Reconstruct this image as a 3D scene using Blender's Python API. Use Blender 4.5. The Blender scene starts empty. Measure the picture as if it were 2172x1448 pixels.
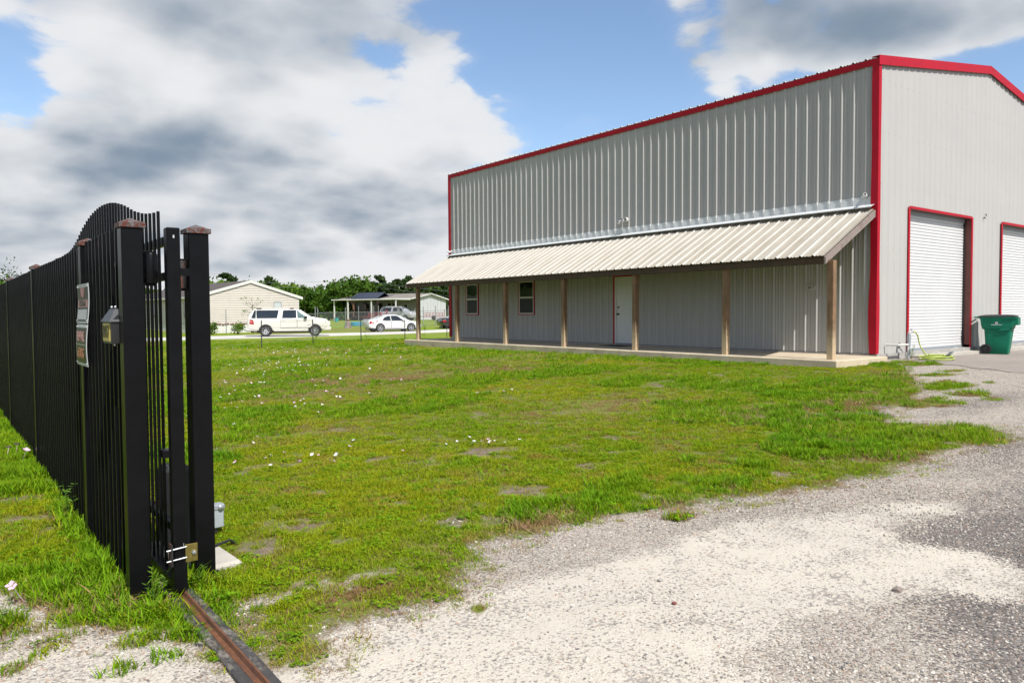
import bpy, bmesh, math, random
import numpy as np
from mathutils import Vector, Matrix
random.seed(7); RNG = np.random.default_rng(7)
S = bpy.context.scene
COL = S.collection

# ---------------------------------------------------------------- camera, sky, sun, exposure
YAW, PIT, ROL = math.radians(37.52692), math.radians(2.19605), math.radians(-0.37052)
CAMP = np.array([0.0, 0.0, 1.6])
FOC = 1599.543
def _basis():
    fh = np.array([math.sin(YAW), math.cos(YAW), 0]); r = np.array([math.cos(YAW), -math.sin(YAW), 0])
    f = fh*math.cos(PIT)+np.array([0, 0, -math.sin(PIT)]); u = np.cross(r, f)
    return r*math.cos(ROL)+u*math.sin(ROL), -r*math.sin(ROL)+u*math.cos(ROL), f
RV, UV_, FV = _basis()
def ray(px, py):
    return FV+RV*(px-1086)/FOC-UV_*(py-724)/FOC
def at(px, py, d):
    "world point seen in direction px,py at d metres depth: a way to read positions off a survey"
    return CAMP+ray(px, py)*d
cam = bpy.data.cameras.new('camera'); camo = bpy.data.objects.new('camera', cam); COL.objects.link(camo)
cam.sensor_width = 36; cam.lens = 36*FOC/2172; cam.clip_start = 0.05; cam.clip_end = 3000
camo.matrix_world = Matrix(((RV[0], UV_[0], -FV[0], 0), (RV[1], UV_[1], -FV[1], 0), (RV[2], UV_[2], -FV[2], 1.6), (0, 0, 0, 1)))
S.camera = camo

SUN_T = Vector((1.0, 9.67, -12.0)).normalized()          # direction the light travels
sl = bpy.data.lights.new('sun', 'SUN'); sl.energy = 4.8; sl.angle = math.radians(0.53); sl.color = (1.0, 0.965, 0.915)
so = bpy.data.objects.new('sun', sl); COL.objects.link(so)
so.rotation_euler = SUN_T.to_track_quat('-Z', 'Y').to_euler(); so.location = (0, -20, 40)
SUN_EL = math.asin(-SUN_T.z); SUN_AZ = math.atan2(-SUN_T.x, -SUN_T.y)    # from +Y towards +X

S.view_settings.view_transform = 'Standard'; S.view_settings.look = 'None'
S.view_settings.exposure = 0.35; S.view_settings.gamma = 1.0; S.view_settings.use_curve_mapping = False
S.cycles.max_bounces = 6; S.cycles.transparent_max_bounces = 12; S.cycles.use_denoising = True
S.cycles.sample_clamp_indirect = 6

W = bpy.data.worlds.new('World'); S.world = W; W.use_nodes = True
def build_sky():
    nt = W.node_tree; nt.nodes.clear(); N = nt.nodes; L = nt.links
    def nd(t, **k):
        n = N.new(t)
        for a, v in k.items(): setattr(n, a, v)
        return n
    def m(op, a, b=None, c=None, clamp=False):
        n = nd('ShaderNodeMath', operation=op); n.use_clamp = clamp
        for i, v in enumerate((a, b, c)):
            if v is None: continue
            if isinstance(v, (int, float)): n.inputs[i].default_value = v
            else: L.new(v, n.inputs[i])
        return n.outputs[0]
    def ramp(v, a, b):
        n = nd('ShaderNodeMapRange', interpolation_type='SMOOTHSTEP')
        L.new(v, n.inputs[0]); n.inputs[1].default_value = a; n.inputs[2].default_value = b
        return n.outputs[0]
    out = nd('ShaderNodeOutputWorld')
    sky = nd('ShaderNodeTexSky', sky_type='NISHITA'); sky.sun_disc = False
    sky.sun_elevation = SUN_EL; sky.sun_rotation = SUN_AZ
    sky.air_density = 1.0; sky.dust_density = 0.25; sky.ozone_density = 2.2
    bg1 = nd('ShaderNodeBackground'); L.new(sky.outputs[0], bg1.inputs[0]); bg1.inputs[1].default_value = 0.135
    tc = nd('ShaderNodeTexCoord'); sx = nd('ShaderNodeSeparateXYZ'); L.new(tc.outputs['Generated'], sx.inputs[0])
    X, Y, Z = sx.outputs
    zc = m('MAXIMUM', Z, 0.0)
    q = m('ADD', zc, 0.30)
    cx = nd('ShaderNodeCombineXYZ'); L.new(m('DIVIDE', X, q), cx.inputs[0]); L.new(m('DIVIDE', Y, q), cx.inputs[1])
    az = m('ARCTAN2', X, Y); el = m('ARCSINE', Z)
    def blob(px, py, rx, ry):
        "soft elliptical region of the sky round a compass bearing and height"
        d = ray(px, py); d = d/np.linalg.norm(d)
        a0 = math.atan2(d[0], d[1]); e0 = math.asin(d[2])
        u = m('DIVIDE', m('SUBTRACT', az, a0), rx/1500); v = m('DIVIDE', m('SUBTRACT', el, e0), ry/1600)
        r2 = m('ADD', m('MULTIPLY', u, u), m('MULTIPLY', v, v))
        return m('POWER', 2.718, m('MULTIPLY', r2, -1.0))
    def field(k, o):
        "cloud thickness at the sheet position, optionally looked up nearer the zenith (k < 1)"
        mp = nd('ShaderNodeMapping'); L.new(cx.outputs[0], mp.inputs[0]); mp.inputs['Scale'].default_value = (k, k, 1)
        def noise(scale, detail, rough, off, dist):
            m2 = nd('ShaderNodeMapping'); L.new(mp.outputs[0], m2.inputs[0]); m2.inputs[1].default_value = off
            n = nd('ShaderNodeTexNoise'); L.new(m2.outputs[0], n.inputs['Vector'])
            n.inputs['Scale'].default_value = scale; n.inputs['Detail'].default_value = detail; n.inputs['Roughness'].default_value = rough; n.inputs['Distortion'].default_value = dist
            return n.outputs['Fac'], m2.outputs[0]
        n1, v1 = noise(1.75, 4, 0.5, (3.1, 0.7, 0), 0.15)
        n2, v2 = noise(5.2, 7, 0.60, (1.3, 5.2, 0.4), 0.35)
        def puff(scale, off):
            m2 = nd('ShaderNodeMapping'); L.new(mp.outputs[0], m2.inputs[0]); m2.inputs[1].default_value = off
            w = nd('ShaderNodeTexNoise'); L.new(m2.outputs[0], w.inputs['Vector']); w.inputs['Scale'].default_value = scale*1.7; w.inputs['Detail'].default_value = 2
            ad = nd('ShaderNodeVectorMath', operation='MULTIPLY_ADD'); L.new(w.outputs['Color'], ad.inputs[0]); ad.inputs[1].default_value = (.35/scale,)*3; L.new(m2.outputs[0], ad.inputs[2])
            v = nd('ShaderNodeTexVoronoi', feature='F1'); v.voronoi_dimensions = '2D'; L.new(ad.outputs[0], v.inputs['Vector']); v.inputs['Scale'].default_value = scale
            return m('SUBTRACT', .55, v.outputs['Distance'])
        d = m('ADD', n1, m('MULTIPLY', m('SUBTRACT', n2, 0.5), 0.52))
        p1 = puff(5.0, (.4, 2.2, 0)); d = m('ADD', d, m('MULTIPLY', p1, 0.18)); d = m('ADD', d, m('MULTIPLY', puff(12.0, (1.4, .2, 0)), 0.10))
        soft = m('ADD', m('ADD', n1, m('MULTIPLY', m('SUBTRACT', n2, 0.5), 0.22)), m('MULTIPLY', p1, .22))
        return m('SUBTRACT', d, .06), soft
    d0, f0 = field(1.0, 0); d1, f1 = field(0.88, 1)
    bias = None
    for b, w in SKY_BLOBS:
        t = m('MULTIPLY', blob(*b), w); bias = t if bias is None else m('ADD', bias, t)
    low = m('SUBTRACT', 1.0, ramp(Z, 0.03, 0.27))     # seen edge on, the layers close up towards the horizon
    dens = m('ADD', m('ADD', d0, bias), m('MULTIPLY', low, .17))
    mask = m('ADD', m('MULTIPLY', ramp(dens, 0.445, 0.545), .80), m('MULTIPLY', ramp(dens, 0.33, 0.66), .20))
    lit = m('SUBTRACT', f1, f0)                       # thicker cloud towards the zenith: we look at a base
    sh = m('ADD', m('MULTIPLY', lit, 2.4), m('MULTIPLY', ramp(m('ADD', d0, bias), .50, .95), .50))
    for b, w in SHADE_BLOBS:
        sh = m('ADD', sh, m('MULTIPLY', blob(*b), w))
    shade = ramp(sh, -0.26, 1.10)
    mix = nd('ShaderNodeMix', data_type='RGBA'); L.new(shade, mix.inputs[0])
    mix.inputs[6].default_value = (0.65, 0.66, 0.675, 1); mix.inputs[7].default_value = (0.175, 0.232, 0.305, 1)
    bg2 = nd('ShaderNodeBackground'); L.new(mix.outputs[2], bg2.inputs[0]); bg2.inputs[1].default_value = 1.0
    ms = nd('ShaderNodeMixShader'); L.new(mask, ms.inputs[0]); L.new(bg1.outputs[0], ms.inputs[1]); L.new(bg2.outputs[0], ms.inputs[2])
    L.new(ms.outputs[0], out.inputs[0])
# regions of open blue (negative) and of thick cloud (positive) as the weather stands: bearing/height, spread, weight
SKY_BLOBS = [((1230, 150, 180, 200), -0.32), ((1060, 50, 110, 60), -0.10), ((1330, 60, 130, 120), -0.16), ((30, 170, 80, 85), -0.26),
             ((2160, 190, 170, 80), -0.34), ((400, 270, 420, 200), 0.16), ((520, 40, 440, 130), 0.24), ((1720, 70, 270, 90), 0.27),
             ((1040, 270, 110, 70), 0.16), ((2000, 40, 260, 65), 0.24), ((300, 480, 900, 110), 0.12), ((800, 440, 300, 90), 0.14), ((1260, 255, 80, 30), 0.16), ((850, 170, 160, 100), 0.06)]
SHADE_BLOBS = [((380, 325, 320, 55), 0.48), ((210, 260, 150, 70), 0.24), ((1960, 70, 250, 50), 0.34), ((430, 90, 300, 60), 0.12),
               ((100, 450, 150, 30), 0.14), ((900, 430, 200, 30), 0.12), ((1080, 290, 90, 50), -0.25), ((780, 290, 180, 50), -0.22), ((600, 60, 250, 60), -.05),
               ((560, 605, 900, 35), 0.08), ((1000, 590, 900, 60), 0.04), ((20, 270, 60, 40), -0.4), ((760, 180, 240, 70), -0.12), ((560, 500, 500, 60), -0.10)]
build_sky()

# ---------------------------------------------------------------- helpers
def _own(o, label=None, cat=None, group=None, kind=None):
    if label: o['label'] = label
    if cat: o['category'] = cat
    if group: o['group'] = group
    if kind: o['kind'] = kind
    return o
def thing(name, label, cat, loc=(0, 0, 0), rz=0.0, group=None):
    o = bpy.data.objects.new(name, None); COL.objects.link(o); o.empty_display_size = 0.2
    o.location = loc; o.rotation_euler = (0, 0, rz)
    return _own(o, label, cat, group)
class MB:
    def __init__(s): s.v = []; s.f = []; s.m = []; s.cur = 0
    def quad(s, *p):
        n = len(s.v); s.v += [tuple(q) for q in p]; s.f.append(tuple(range(n, n+len(p)))); s.m.append(s.cur); return s
    def raw(s, vs, fs):
        n = len(s.v); s.v += [tuple(q) for q in vs]
        for f in fs: s.f.append(tuple(i+n for i in f)); s.m.append(s.cur)
        return s
    def box(s, x0, x1, y0, y1, z0, z1, M=None):
        vs = [(x, y, z) for z in (z0, z1) for y in (y0, y1) for x in (x0, x1)]
        if M is not None: vs = [tuple(M @ Vector(q)) for q in vs]
        return s.raw(vs, [(0, 2, 3, 1), (4, 5, 7, 6), (0, 1, 5, 4), (2, 6, 7, 3), (0, 4, 6, 2), (1, 3, 7, 5)])
    def bbox(s, x0, x1, y0, y1, z0, z1, b=0.005):
        "box with chamfered vertical and horizontal edges"
        lo, hi = np.array([x0, y0, z0]), np.array([x1, y1, z1]); b = min(b, *(abs(hi-lo)/2.2))
        bm = bmesh.new(); bmesh.ops.create_cube(bm, size=1.0)
        for v in bm.verts: v.co = Vector([(lo[i]+hi[i])/2+v.co[i]*(hi[i]-lo[i]) for i in range(3)])
        bmesh.ops.bevel(bm, geom=bm.edges[:], offset=b, segments=1, affect='EDGES')
        s.raw([v.co[:] for v in bm.verts], [[v.index for v in f.verts] for f in bm.faces]) if bm.verts.index_update() is None else None
        bm.free(); return s
    def bar(s, a, b, w, h=None, up=(0, 0, 1)):
        "rectangular bar from a to b, w across and h along up"
        a, b = Vector(a), Vector(b); d = (b-a); L = d.length; d.normalize(); h = h or w
        up = Vector(up); x = d.cross(up)
        if x.length < 1e-4: x = d.cross(Vector((1, 0, 0)))
        x.normalize(); u = x.cross(d)
        vs = [a+d*t*L+x*i*w/2+u*j*h/2 for t in (0, 1) for j in (-1, 1) for i in (-1, 1)]
        return s.raw(vs, [(0, 2, 3, 1), (4, 5, 7, 6), (0, 1, 5, 4), (2, 6, 7, 3), (0, 4, 6, 2), (1, 3, 7, 5)])
    def tube(s, pts, r, n=8, cap=True):
        pts = [Vector(p) for p in pts]; R = r if hasattr(r, '__len__') else [r]*len(pts); rings = []
        ref = Vector((0.13, 0.21, 1)).normalized()
        for i, p in enumerate(pts):
            d = (pts[min(i+1, len(pts)-1)]-pts[max(i-1, 0)]).normalized()
            x = d.cross(ref)
            if x.length < 0.05: x = d.cross(Vector((1, 0, 0)))
            x.normalize(); y = d.cross(x)
            rings.append([p+x*math.cos(2*math.pi*k/n)*R[i]+y*math.sin(2*math.pi*k/n)*R[i] for k in range(n)])
        fs = []
        for i in range(len(pts)-1):
            for k in range(n): fs.append((i*n+k, i*n+(k+1) % n, (i+1)*n+(k+1) % n, (i+1)*n+k))
        if cap: fs.append(tuple(range(n))[::-1]); fs.append(tuple((len(pts)-1)*n+k for k in range(n)))
        return s.raw([v for r_ in rings for v in r_], fs)
    def lathe(s, prof, M, n=24):
        "prof [(r, h)] turned round local z, then M"
        vs = [M @ Vector((r*math.cos(2*math.pi*k/n), r*math.sin(2*math.pi*k/n), h)) for r, h in prof for k in range(n)]
        fs = [(i*n+k, i*n+(k+1) % n, (i+1)*n+(k+1) % n, (i+1)*n+k) for i in range(len(prof)-1) for k in range(n)]
        return s.raw(vs, fs)
    def prism(s, poly, f, a, b):
        "poly [(u, v)] extruded from a to b; f(u, v, w) -> point"
        n = len(poly); vs = [f(u, v, w) for w in (a, b) for u, v in poly]
        fs = [(i, (i+1) % n, n+(i+1) % n, n+i) for i in range(n)]+[tuple(range(n))[::-1], tuple(range(n, 2*n))]
        return s.raw(vs, fs)
    def mesh(s, name, mats, smooth=None):
        me = bpy.data.meshes.new(name); me.from_pydata(s.v, [], s.f)
        for mt in (mats if isinstance(mats, (list, tuple)) else [mats]): me.materials.append(mt)
        me.polygons.foreach_set('material_index', s.m)
        bm = bmesh.new(); bm.from_mesh(me); bmesh.ops.remove_doubles(bm, verts=bm.verts[:], dist=1e-5)
        bmesh.ops.recalc_face_normals(bm, faces=bm.faces[:]); bm.to_mesh(me); bm.free()
        if smooth:
            me.polygons.foreach_set('use_smooth', [True]*len(me.polygons)); me.set_sharp_from_angle(angle=math.radians(smooth))
        return me
    def build(s, name, mats, parent=None, loc=(0, 0, 0), smooth=None, rot=(0, 0, 0)):
        o = bpy.data.objects.new(name, s.mesh(name, mats, smooth)); COL.objects.link(o); o.parent = parent; o.location = loc; o.rotation_euler = rot
        return o
def inst(name, me, parent, loc, rot=(0, 0, 0), scale=(1, 1, 1)):
    o = bpy.data.objects.new(name, me); COL.objects.link(o); o.parent = parent
    o.location = loc; o.rotation_euler = rot; o.scale = scale; return o
def copy_tree(o, parent=None):
    c = o.copy(); COL.objects.link(c); c.parent = parent
    for ch in [x for x in o.children]: copy_tree(ch, c)
    return c
def text(name, s, size, mat, parent, loc, rot, sx=1.0, ext=0.001, align='CENTER'):
    cu = bpy.data.curves.new(name, 'FONT'); cu.body = s; cu.size = size; cu.align_x = align; cu.align_y = 'CENTER'; cu.extrude = ext; cu.offset = size*0.012
    t_ = bpy.data.objects.new('tmp', cu); me = bpy.data.meshes.new_from_object(t_); bpy.data.objects.remove(t_); bpy.data.curves.remove(cu)
    me.name = name; me.materials.clear(); me.materials.append(mat); o = bpy.data.objects.new(name, me); COL.objects.link(o); o.parent = parent
    o.location = loc; o.rotation_euler = rot; o.scale = (sx, 1, 1); return o

# ---------------------------------------------------------------- materials
ALB = 0.74       # paints and earths read a little darker than their chart values
def mat(name, col, rough=0.6, metal=0.0, var=0.12, vscale=6.0, bump=0.0, bscale=60.0, dirt=None, dscale=(1, 1, 1), damt=0.5, dth=(0.45, 0.75), coat=0.0, spec=0.5, trans=0.0, detail=6, fleck=None, island=0.0):
    m = bpy.data.materials.new(name); m.use_nodes = True; nt = m.node_tree; N = nt.nodes; L = nt.links
    b = N['Principled BSDF']; b.inputs['Roughness'].default_value = rough; b.inputs['Metallic'].default_value = metal
    b.inputs['Specular IOR Level'].default_value = spec; b.inputs['Coat Weight'].default_value = coat; b.inputs['Coat Roughness'].default_value = 0.08
    tc = N.new('ShaderNodeTexCoord')
    n1 = N.new('ShaderNodeTexNoise'); n1.inputs['Scale'].default_value = vscale; n1.inputs['Detail'].default_value = detail; n1.inputs['Roughness'].default_value = 0.62
    L.new(tc.outputs['Object'], n1.inputs['Vector'])
    mx = N.new('ShaderNodeMix'); mx.data_type = 'RGBA'; L.new(n1.outputs['Fac'], mx.inputs[0])
    mr = N.new('ShaderNodeMapRange'); mr.inputs[1].default_value = 0.3; mr.inputs[2].default_value = 0.7; L.new(n1.outputs['Fac'], mr.inputs[0]); L.new(mr.outputs[0], mx.inputs[0])
    c = np.array(col[:3])*ALB
    mx.inputs[6].default_value = (*(c*(1-var)), 1); mx.inputs[7].default_value = (*np.minimum(c*(1+var), 1), 1)
    colout = mx.outputs[2]
    if dirt is not None:
        mp = N.new('ShaderNodeMapping'); mp.inputs['Scale'].default_value = dscale; L.new(tc.outputs['Object'], mp.inputs[0])
        n2 = N.new('ShaderNodeTexNoise'); n2.inputs['Scale'].default_value = 1.0; n2.inputs['Detail'].default_value = 8; n2.inputs['Roughness'].default_value = 0.7; L.new(mp.outputs[0], n2.inputs['Vector'])
        r2 = N.new('ShaderNodeMapRange'); r2.inputs[1].default_value = dth[0]; r2.inputs[2].default_value = dth[1]; r2.inputs[4].default_value = damt; L.new(n2.outputs['Fac'], r2.inputs[0])
        m2 = N.new('ShaderNodeMix'); m2.data_type = 'RGBA'; L.new(r2.outputs[0], m2.inputs[0]); L.new(colout, m2.inputs[6]); m2.inputs[7].default_value = (*(np.array(dirt)*ALB), 1); colout = m2.outputs[2]
    if fleck is not None:
        n3 = N.new('ShaderNodeTexNoise'); n3.inputs['Scale'].default_value = fleck[1]; n3.inputs['Detail'].default_value = 3; L.new(tc.outputs['Object'], n3.inputs['Vector'])
        r3 = N.new('ShaderNodeMapRange'); r3.inputs[1].default_value = fleck[2]; r3.inputs[2].default_value = fleck[2]+0.02; L.new(n3.outputs['Fac'], r3.inputs[0])
        m3 = N.new('ShaderNodeMix'); m3.data_type = 'RGBA'; L.new(r3.outputs[0], m3.inputs[0]); L.new(colout, m3.inputs[6]); m3.inputs[7].default_value = (*(np.array(fleck[0])*ALB), 1); colout = m3.outputs[2]
    if island:
        g = N.new('ShaderNodeNewGeometry'); hs = N.new('ShaderNodeHueSaturation'); r4 = N.new('ShaderNodeMapRange'); r4.inputs[3].default_value = 1-island; r4.inputs[4].default_value = 1+island
        L.new(g.outputs['Random Per Island'], r4.inputs[0]); L.new(r4.outputs[0], hs.inputs['Value']); L.new(colout, hs.inputs['Color']); colout = hs.outputs['Color']
    L.new(colout, b.inputs['Base Color'])
    rr = N.new('ShaderNodeMapRange'); rr.inputs[3].default_value = max(rough-0.08, 0.02); rr.inputs[4].default_value = min(rough+0.1, 1); L.new(n1.outputs['Fac'], rr.inputs[0]); L.new(rr.outputs[0], b.inputs['Roughness'])
    if bump:
        n4 = N.new('ShaderNodeTexNoise'); n4.inputs['Scale'].default_value = bscale; n4.inputs['Detail'].default_value = 5; L.new(tc.outputs['Object'], n4.inputs['Vector'])
        bp = N.new('ShaderNodeBump'); bp.inputs['Strength'].default_value = bump; bp.inputs['Distance'].default_value = 0.01; L.new(n4.outputs['Fac'], bp.inputs['Height']); L.new(bp.outputs[0], b.inputs['Normal'])
    if trans:
        b.inputs['Transmission Weight'].default_value = trans
    return m
def leafmat(name, c1, c2, c3=None, scale=0.35, trans=0.35, fine=6.0):
    "leaves: hue wanders over the ground in patches, some light passes through"
    m = bpy.data.materials.new(name); m.use_nodes = True; nt = m.node_tree; N = nt.nodes; L = nt.links; N.clear()
    out = N.new('ShaderNodeOutputMaterial'); g = N.new('ShaderNodeNewGeometry')
    n1 = N.new('ShaderNodeTexNoise'); n1.inputs['Scale'].default_value = scale; n1.inputs['Detail'].default_value = 5; n1.inputs['Roughness'].default_value = 0.6; L.new(g.outputs['Position'], n1.inputs['Vector'])
    n2 = N.new('ShaderNodeTexNoise'); n2.inputs['Scale'].default_value = fine; n2.inputs['Detail'].default_value = 3; L.new(g.outputs['Position'], n2.inputs['Vector'])
    r1 = N.new('ShaderNodeMapRange'); r1.inputs[1].default_value = 0.34; r1.inputs[2].default_value = 0.66; L.new(n1.outputs['Fac'], r1.inputs[0])
    m1 = N.new('ShaderNodeMix'); m1.data_type = 'RGBA'; L.new(r1.outputs[0], m1.inputs[0]); m1.inputs[6].default_value = (*c1, 1); m1.inputs[7].default_value = (*c2, 1)
    cc = m1.outputs[2]
    if c3:
        r2 = N.new('ShaderNodeMapRange'); r2.inputs[1].default_value = 0.56; r2.inputs[2].default_value = 0.74; L.new(n2.outputs['Fac'], r2.inputs[0])
        m2 = N.new('ShaderNodeMix'); m2.data_type = 'RGBA'; L.new(r2.outputs[0], m2.inputs[0]); L.new(cc, m2.inputs[6]); m2.inputs[7].default_value = (*c3, 1); cc = m2.outputs[2]
    hs = N.new('ShaderNodeHueSaturation'); r4 = N.new('ShaderNodeMapRange'); r4.inputs[3].default_value = 0.68; r4.inputs[4].default_value = 1.32
    L.new(g.outputs['Random Per Island'], r4.inputs[0]); L.new(r4.outputs[0], hs.inputs['Value']); L.new(cc, hs.inputs['Color']); cc = hs.outputs['Color']
    d = N.new('ShaderNodeBsdfPrincipled'); d.inputs['Roughness'].default_value = 0.65; d.inputs['Specular IOR Level'].default_value = 0.14; L.new(cc, d.inputs['Base Color'])
    t = N.new('ShaderNodeBsdfTranslucent'); L.new(cc, t.inputs[0])
    mx = N.new('ShaderNodeMixShader'); mx.inputs[0].default_value = trans; L.new(d.outputs[0], mx.inputs[1]); L.new(t.outputs[0], mx.inputs[2]); L.new(mx.outputs[0], out.inputs[0])
    return m
M = {}
M['panel'] = mat('painted_steel_panel', (0.545, 0.533, 0.505), 0.5, var=0.03, vscale=0.8, dirt=(0.46, 0.43, 0.38), dscale=(1.2, 1.2, 0.3), damt=0.14, dth=(0.5, 0.85), spec=0.25)
M['red'] = mat('red_trim_paint', (0.52, 0.008, 0.026), 0.5, var=0.10, vscale=2.0, spec=0.18)
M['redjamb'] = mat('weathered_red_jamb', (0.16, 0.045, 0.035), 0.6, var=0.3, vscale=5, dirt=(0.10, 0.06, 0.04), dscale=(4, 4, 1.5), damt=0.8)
M['awn'] = mat('awning_sheet', (0.60, 0.57, 0.51), 0.55, var=0.07, vscale=1.1, dirt=(0.36, 0.30, 0.21), dscale=(0.5, 2.2, 0.5), damt=0.5, dth=(0.46, 0.72), spec=0.4)
M['awnpan'] = mat('stained_awning_pans', (0.475, 0.435, 0.365), 0.6, var=0.10, vscale=1.1, dirt=(0.27, 0.215, 0.14), dscale=(0.5, 2.2, 0.5), damt=0.6, dth=(0.42, 0.72), spec=0.25)
M['roof'] = mat('roof_sheet', (0.62, 0.61, 0.58), 0.4, var=0.06, vscale=1.0)
M['flash'] = mat('white_flashing', (0.76, 0.77, 0.76), 0.45, var=0.05, vscale=3)
M['white'] = mat('white_door_paint', (0.80, 0.80, 0.79), 0.4, var=0.03, vscale=2)
M['grey'] = mat('grey_metal', (0.36, 0.39, 0.42), 0.45, var=0.1)
M['dark'] = mat('dark_rubber', (0.015, 0.015, 0.017), 0.7, var=0.2)
M['conc'] = mat('porch_concrete', (0.70, 0.58, 0.41), 0.85, var=0.14, vscale=3, bump=0.3, bscale=40, dirt=(0.27, 0.19, 0.11), dscale=(1.6, 1.6, 2.5), damt=0.65, dth=(0.5, 0.78), detail=8)
M['conc2'] = mat('grey_concrete', (0.42, 0.40, 0.37), 0.9, var=0.18, vscale=5, bump=0.3, bscale=50)
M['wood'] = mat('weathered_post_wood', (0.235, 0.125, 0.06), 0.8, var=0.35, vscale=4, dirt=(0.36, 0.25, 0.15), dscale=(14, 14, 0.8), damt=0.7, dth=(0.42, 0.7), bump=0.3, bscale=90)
def sunlit_foot(m, col, z0, z1):
    "sunlight on the lower posts, painted into the wood colour as a paler foot"
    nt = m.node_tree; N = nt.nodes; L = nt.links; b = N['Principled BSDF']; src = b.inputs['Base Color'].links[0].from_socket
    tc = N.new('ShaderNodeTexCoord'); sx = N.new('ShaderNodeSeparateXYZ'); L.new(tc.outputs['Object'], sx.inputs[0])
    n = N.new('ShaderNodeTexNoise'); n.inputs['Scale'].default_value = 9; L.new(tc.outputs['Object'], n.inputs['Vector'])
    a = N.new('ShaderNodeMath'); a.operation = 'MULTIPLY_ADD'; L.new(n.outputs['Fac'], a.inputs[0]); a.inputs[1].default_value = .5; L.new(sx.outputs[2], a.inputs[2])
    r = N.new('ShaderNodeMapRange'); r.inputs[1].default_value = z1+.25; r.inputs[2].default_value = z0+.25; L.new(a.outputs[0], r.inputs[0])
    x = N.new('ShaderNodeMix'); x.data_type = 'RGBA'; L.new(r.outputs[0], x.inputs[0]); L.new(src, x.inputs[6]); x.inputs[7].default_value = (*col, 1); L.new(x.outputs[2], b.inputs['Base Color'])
sunlit_foot(M['wood'], (.46, .34, .21), .25, .75)  # sunlit lower ends of the porch posts put into the colour
M['woodgrey'] = mat('grey_weathered_board', (0.33, 0.27, 0.235), 0.85, var=0.25, vscale=5, dirt=(0.13, 0.05, 0.04), dscale=(5, 9, 5), damt=0.8, dth=(0.5, 0.65), bump=0.3, bscale=90)
M['beam'] = mat('dark_beam_wood', (0.10, 0.06, 0.035), 0.85, var=0.3, vscale=5)
M['glass'] = mat('window_glass', (0.02, 0.025, 0.022), 0.04, var=0.2, spec=0.9, vscale=1.2)
M['screen'] = mat('insect_screen', (0.014, 0.015, 0.016), 0.6, var=0.3)
M['alu'] = mat('window_frame_paint', (0.72, 0.70, 0.66), 0.45, var=0.06)
M['blackpaint'] = mat('black_gloss_paint', (0.0045, 0.0047, 0.0055), 0.34, var=0.25, vscale=9, bump=0.06, bscale=160, fleck=((0.32, 0.32, 0.32), 55, 0.775), spec=0.17)
M['rustcap'] = mat('rusty_flaking_cap', (0.125, 0.12, 0.12), 0.85, var=0.55, vscale=40, dirt=(0.115, 0.028, 0.014), dscale=(42, 42, 42), damt=1.0, dth=(0.47, 0.53), bump=0.6, bscale=70)
M['rust'] = mat('rusted_steel', (0.19, 0.075, 0.032), 0.75, var=0.35, vscale=14, dirt=(0.09, 0.04, 0.025), dscale=(20, 6, 20), damt=0.85, dth=(0.48, 0.68), bump=0.4, bscale=80)
M['rustdark'] = mat('painted_over_rust', (0.018, 0.016, 0.016), 0.6, var=0.3, vscale=14, dirt=(0.13, 0.042, 0.022), dscale=(30, 30, 7), damt=1.0, dth=(0.50, 0.60), bump=0.3, bscale=80)
M['railbase'] = mat('blackened_rail_base', (0.06, 0.055, 0.052), 0.8, var=0.35, vscale=14, dirt=(0.34, 0.30, 0.25), dscale=(11, 6, 11), damt=0.85, dth=(0.50, 0.66), bump=0.4, bscale=60)
M['brass'] = mat('zinc_yellow_plate', (0.45, 0.36, 0.11), 0.32, metal=0.85, var=0.25, vscale=30)
M['zinc'] = mat('zinc_steel', (0.62, 0.64, 0.66), 0.35, metal=0.8, var=0.12, vscale=25)
M['box'] = mat('grey_conduit_box', (0.50, 0.55, 0.57), 0.45, metal=0.2, var=0.1, vscale=20)
M['pvc'] = mat('pvc_pipe', (0.78, 0.77, 0.73), 0.4, var=0.06)
M['hose'] = mat('lime_green_hose', (0.50, 0.60, 0.12), 0.5, var=0.12, vscale=8)
M['bin'] = mat('green_bin_plastic', (0.003, 0.19, 0.105), 0.5, var=0.12, vscale=4, bump=0.05, bscale=140, dirt=(0.02, 0.2, 0.13), dscale=(3, 3, 1), damt=0.3, spec=0.25)
M['binlid'] = mat('black_bin_lid', (0.022, 0.022, 0.024), 0.5, var=0.2)
M['signwhite'] = mat('sign_white', (0.60, 0.62, 0.62), 0.35, var=0.05)
M['signblack'] = mat('sign_black', (0.022, 0.022, 0.022), 0.4, var=0.15)
M['signpink'] = mat('faded_sign_red', (0.62, 0.30, 0.30), 0.4, var=0.12, vscale=40)
M['signred'] = mat('sign_orange_red', (0.60, 0.22, 0.13), 0.4, var=0.12, vscale=40)
M['yellow'] = mat('reflective_yellow', (0.62, 0.50, 0.14), 0.45, var=0.08)
M['mat'] = mat('doormat', (0.018, 0.018, 0.02), 0.95, var=0.3)
M['siding'] = mat('cream_vinyl_siding', (0.70, 0.64, 0.565), 0.55, var=0.05, vscale=1.2)
M['sidingw'] = mat('white_vinyl_siding', (0.70, 0.71, 0.72), 0.55, var=0.05, vscale=1.2)
M['sidingg'] = mat('grey_house_wall', (0.36, 0.36, 0.35), 0.6, var=0.08)
M['fascia'] = mat('white_fascia', (0.80, 0.78, 0.74), 0.5, var=0.05)
M['shing'] = mat('brown_shingles', (0.105, 0.085, 0.078), 0.9, var=0.3, vscale=3, bump=0.4, bscale=12)
M['shingt'] = mat('tan_shingles', (0.27, 0.235, 0.20), 0.9, var=0.2, vscale=2, bump=0.4, bscale=12)
M['solar'] = mat('solar_glass', (0.016, 0.022, 0.045), 0.25, var=0.2, spec=0.6)
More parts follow.
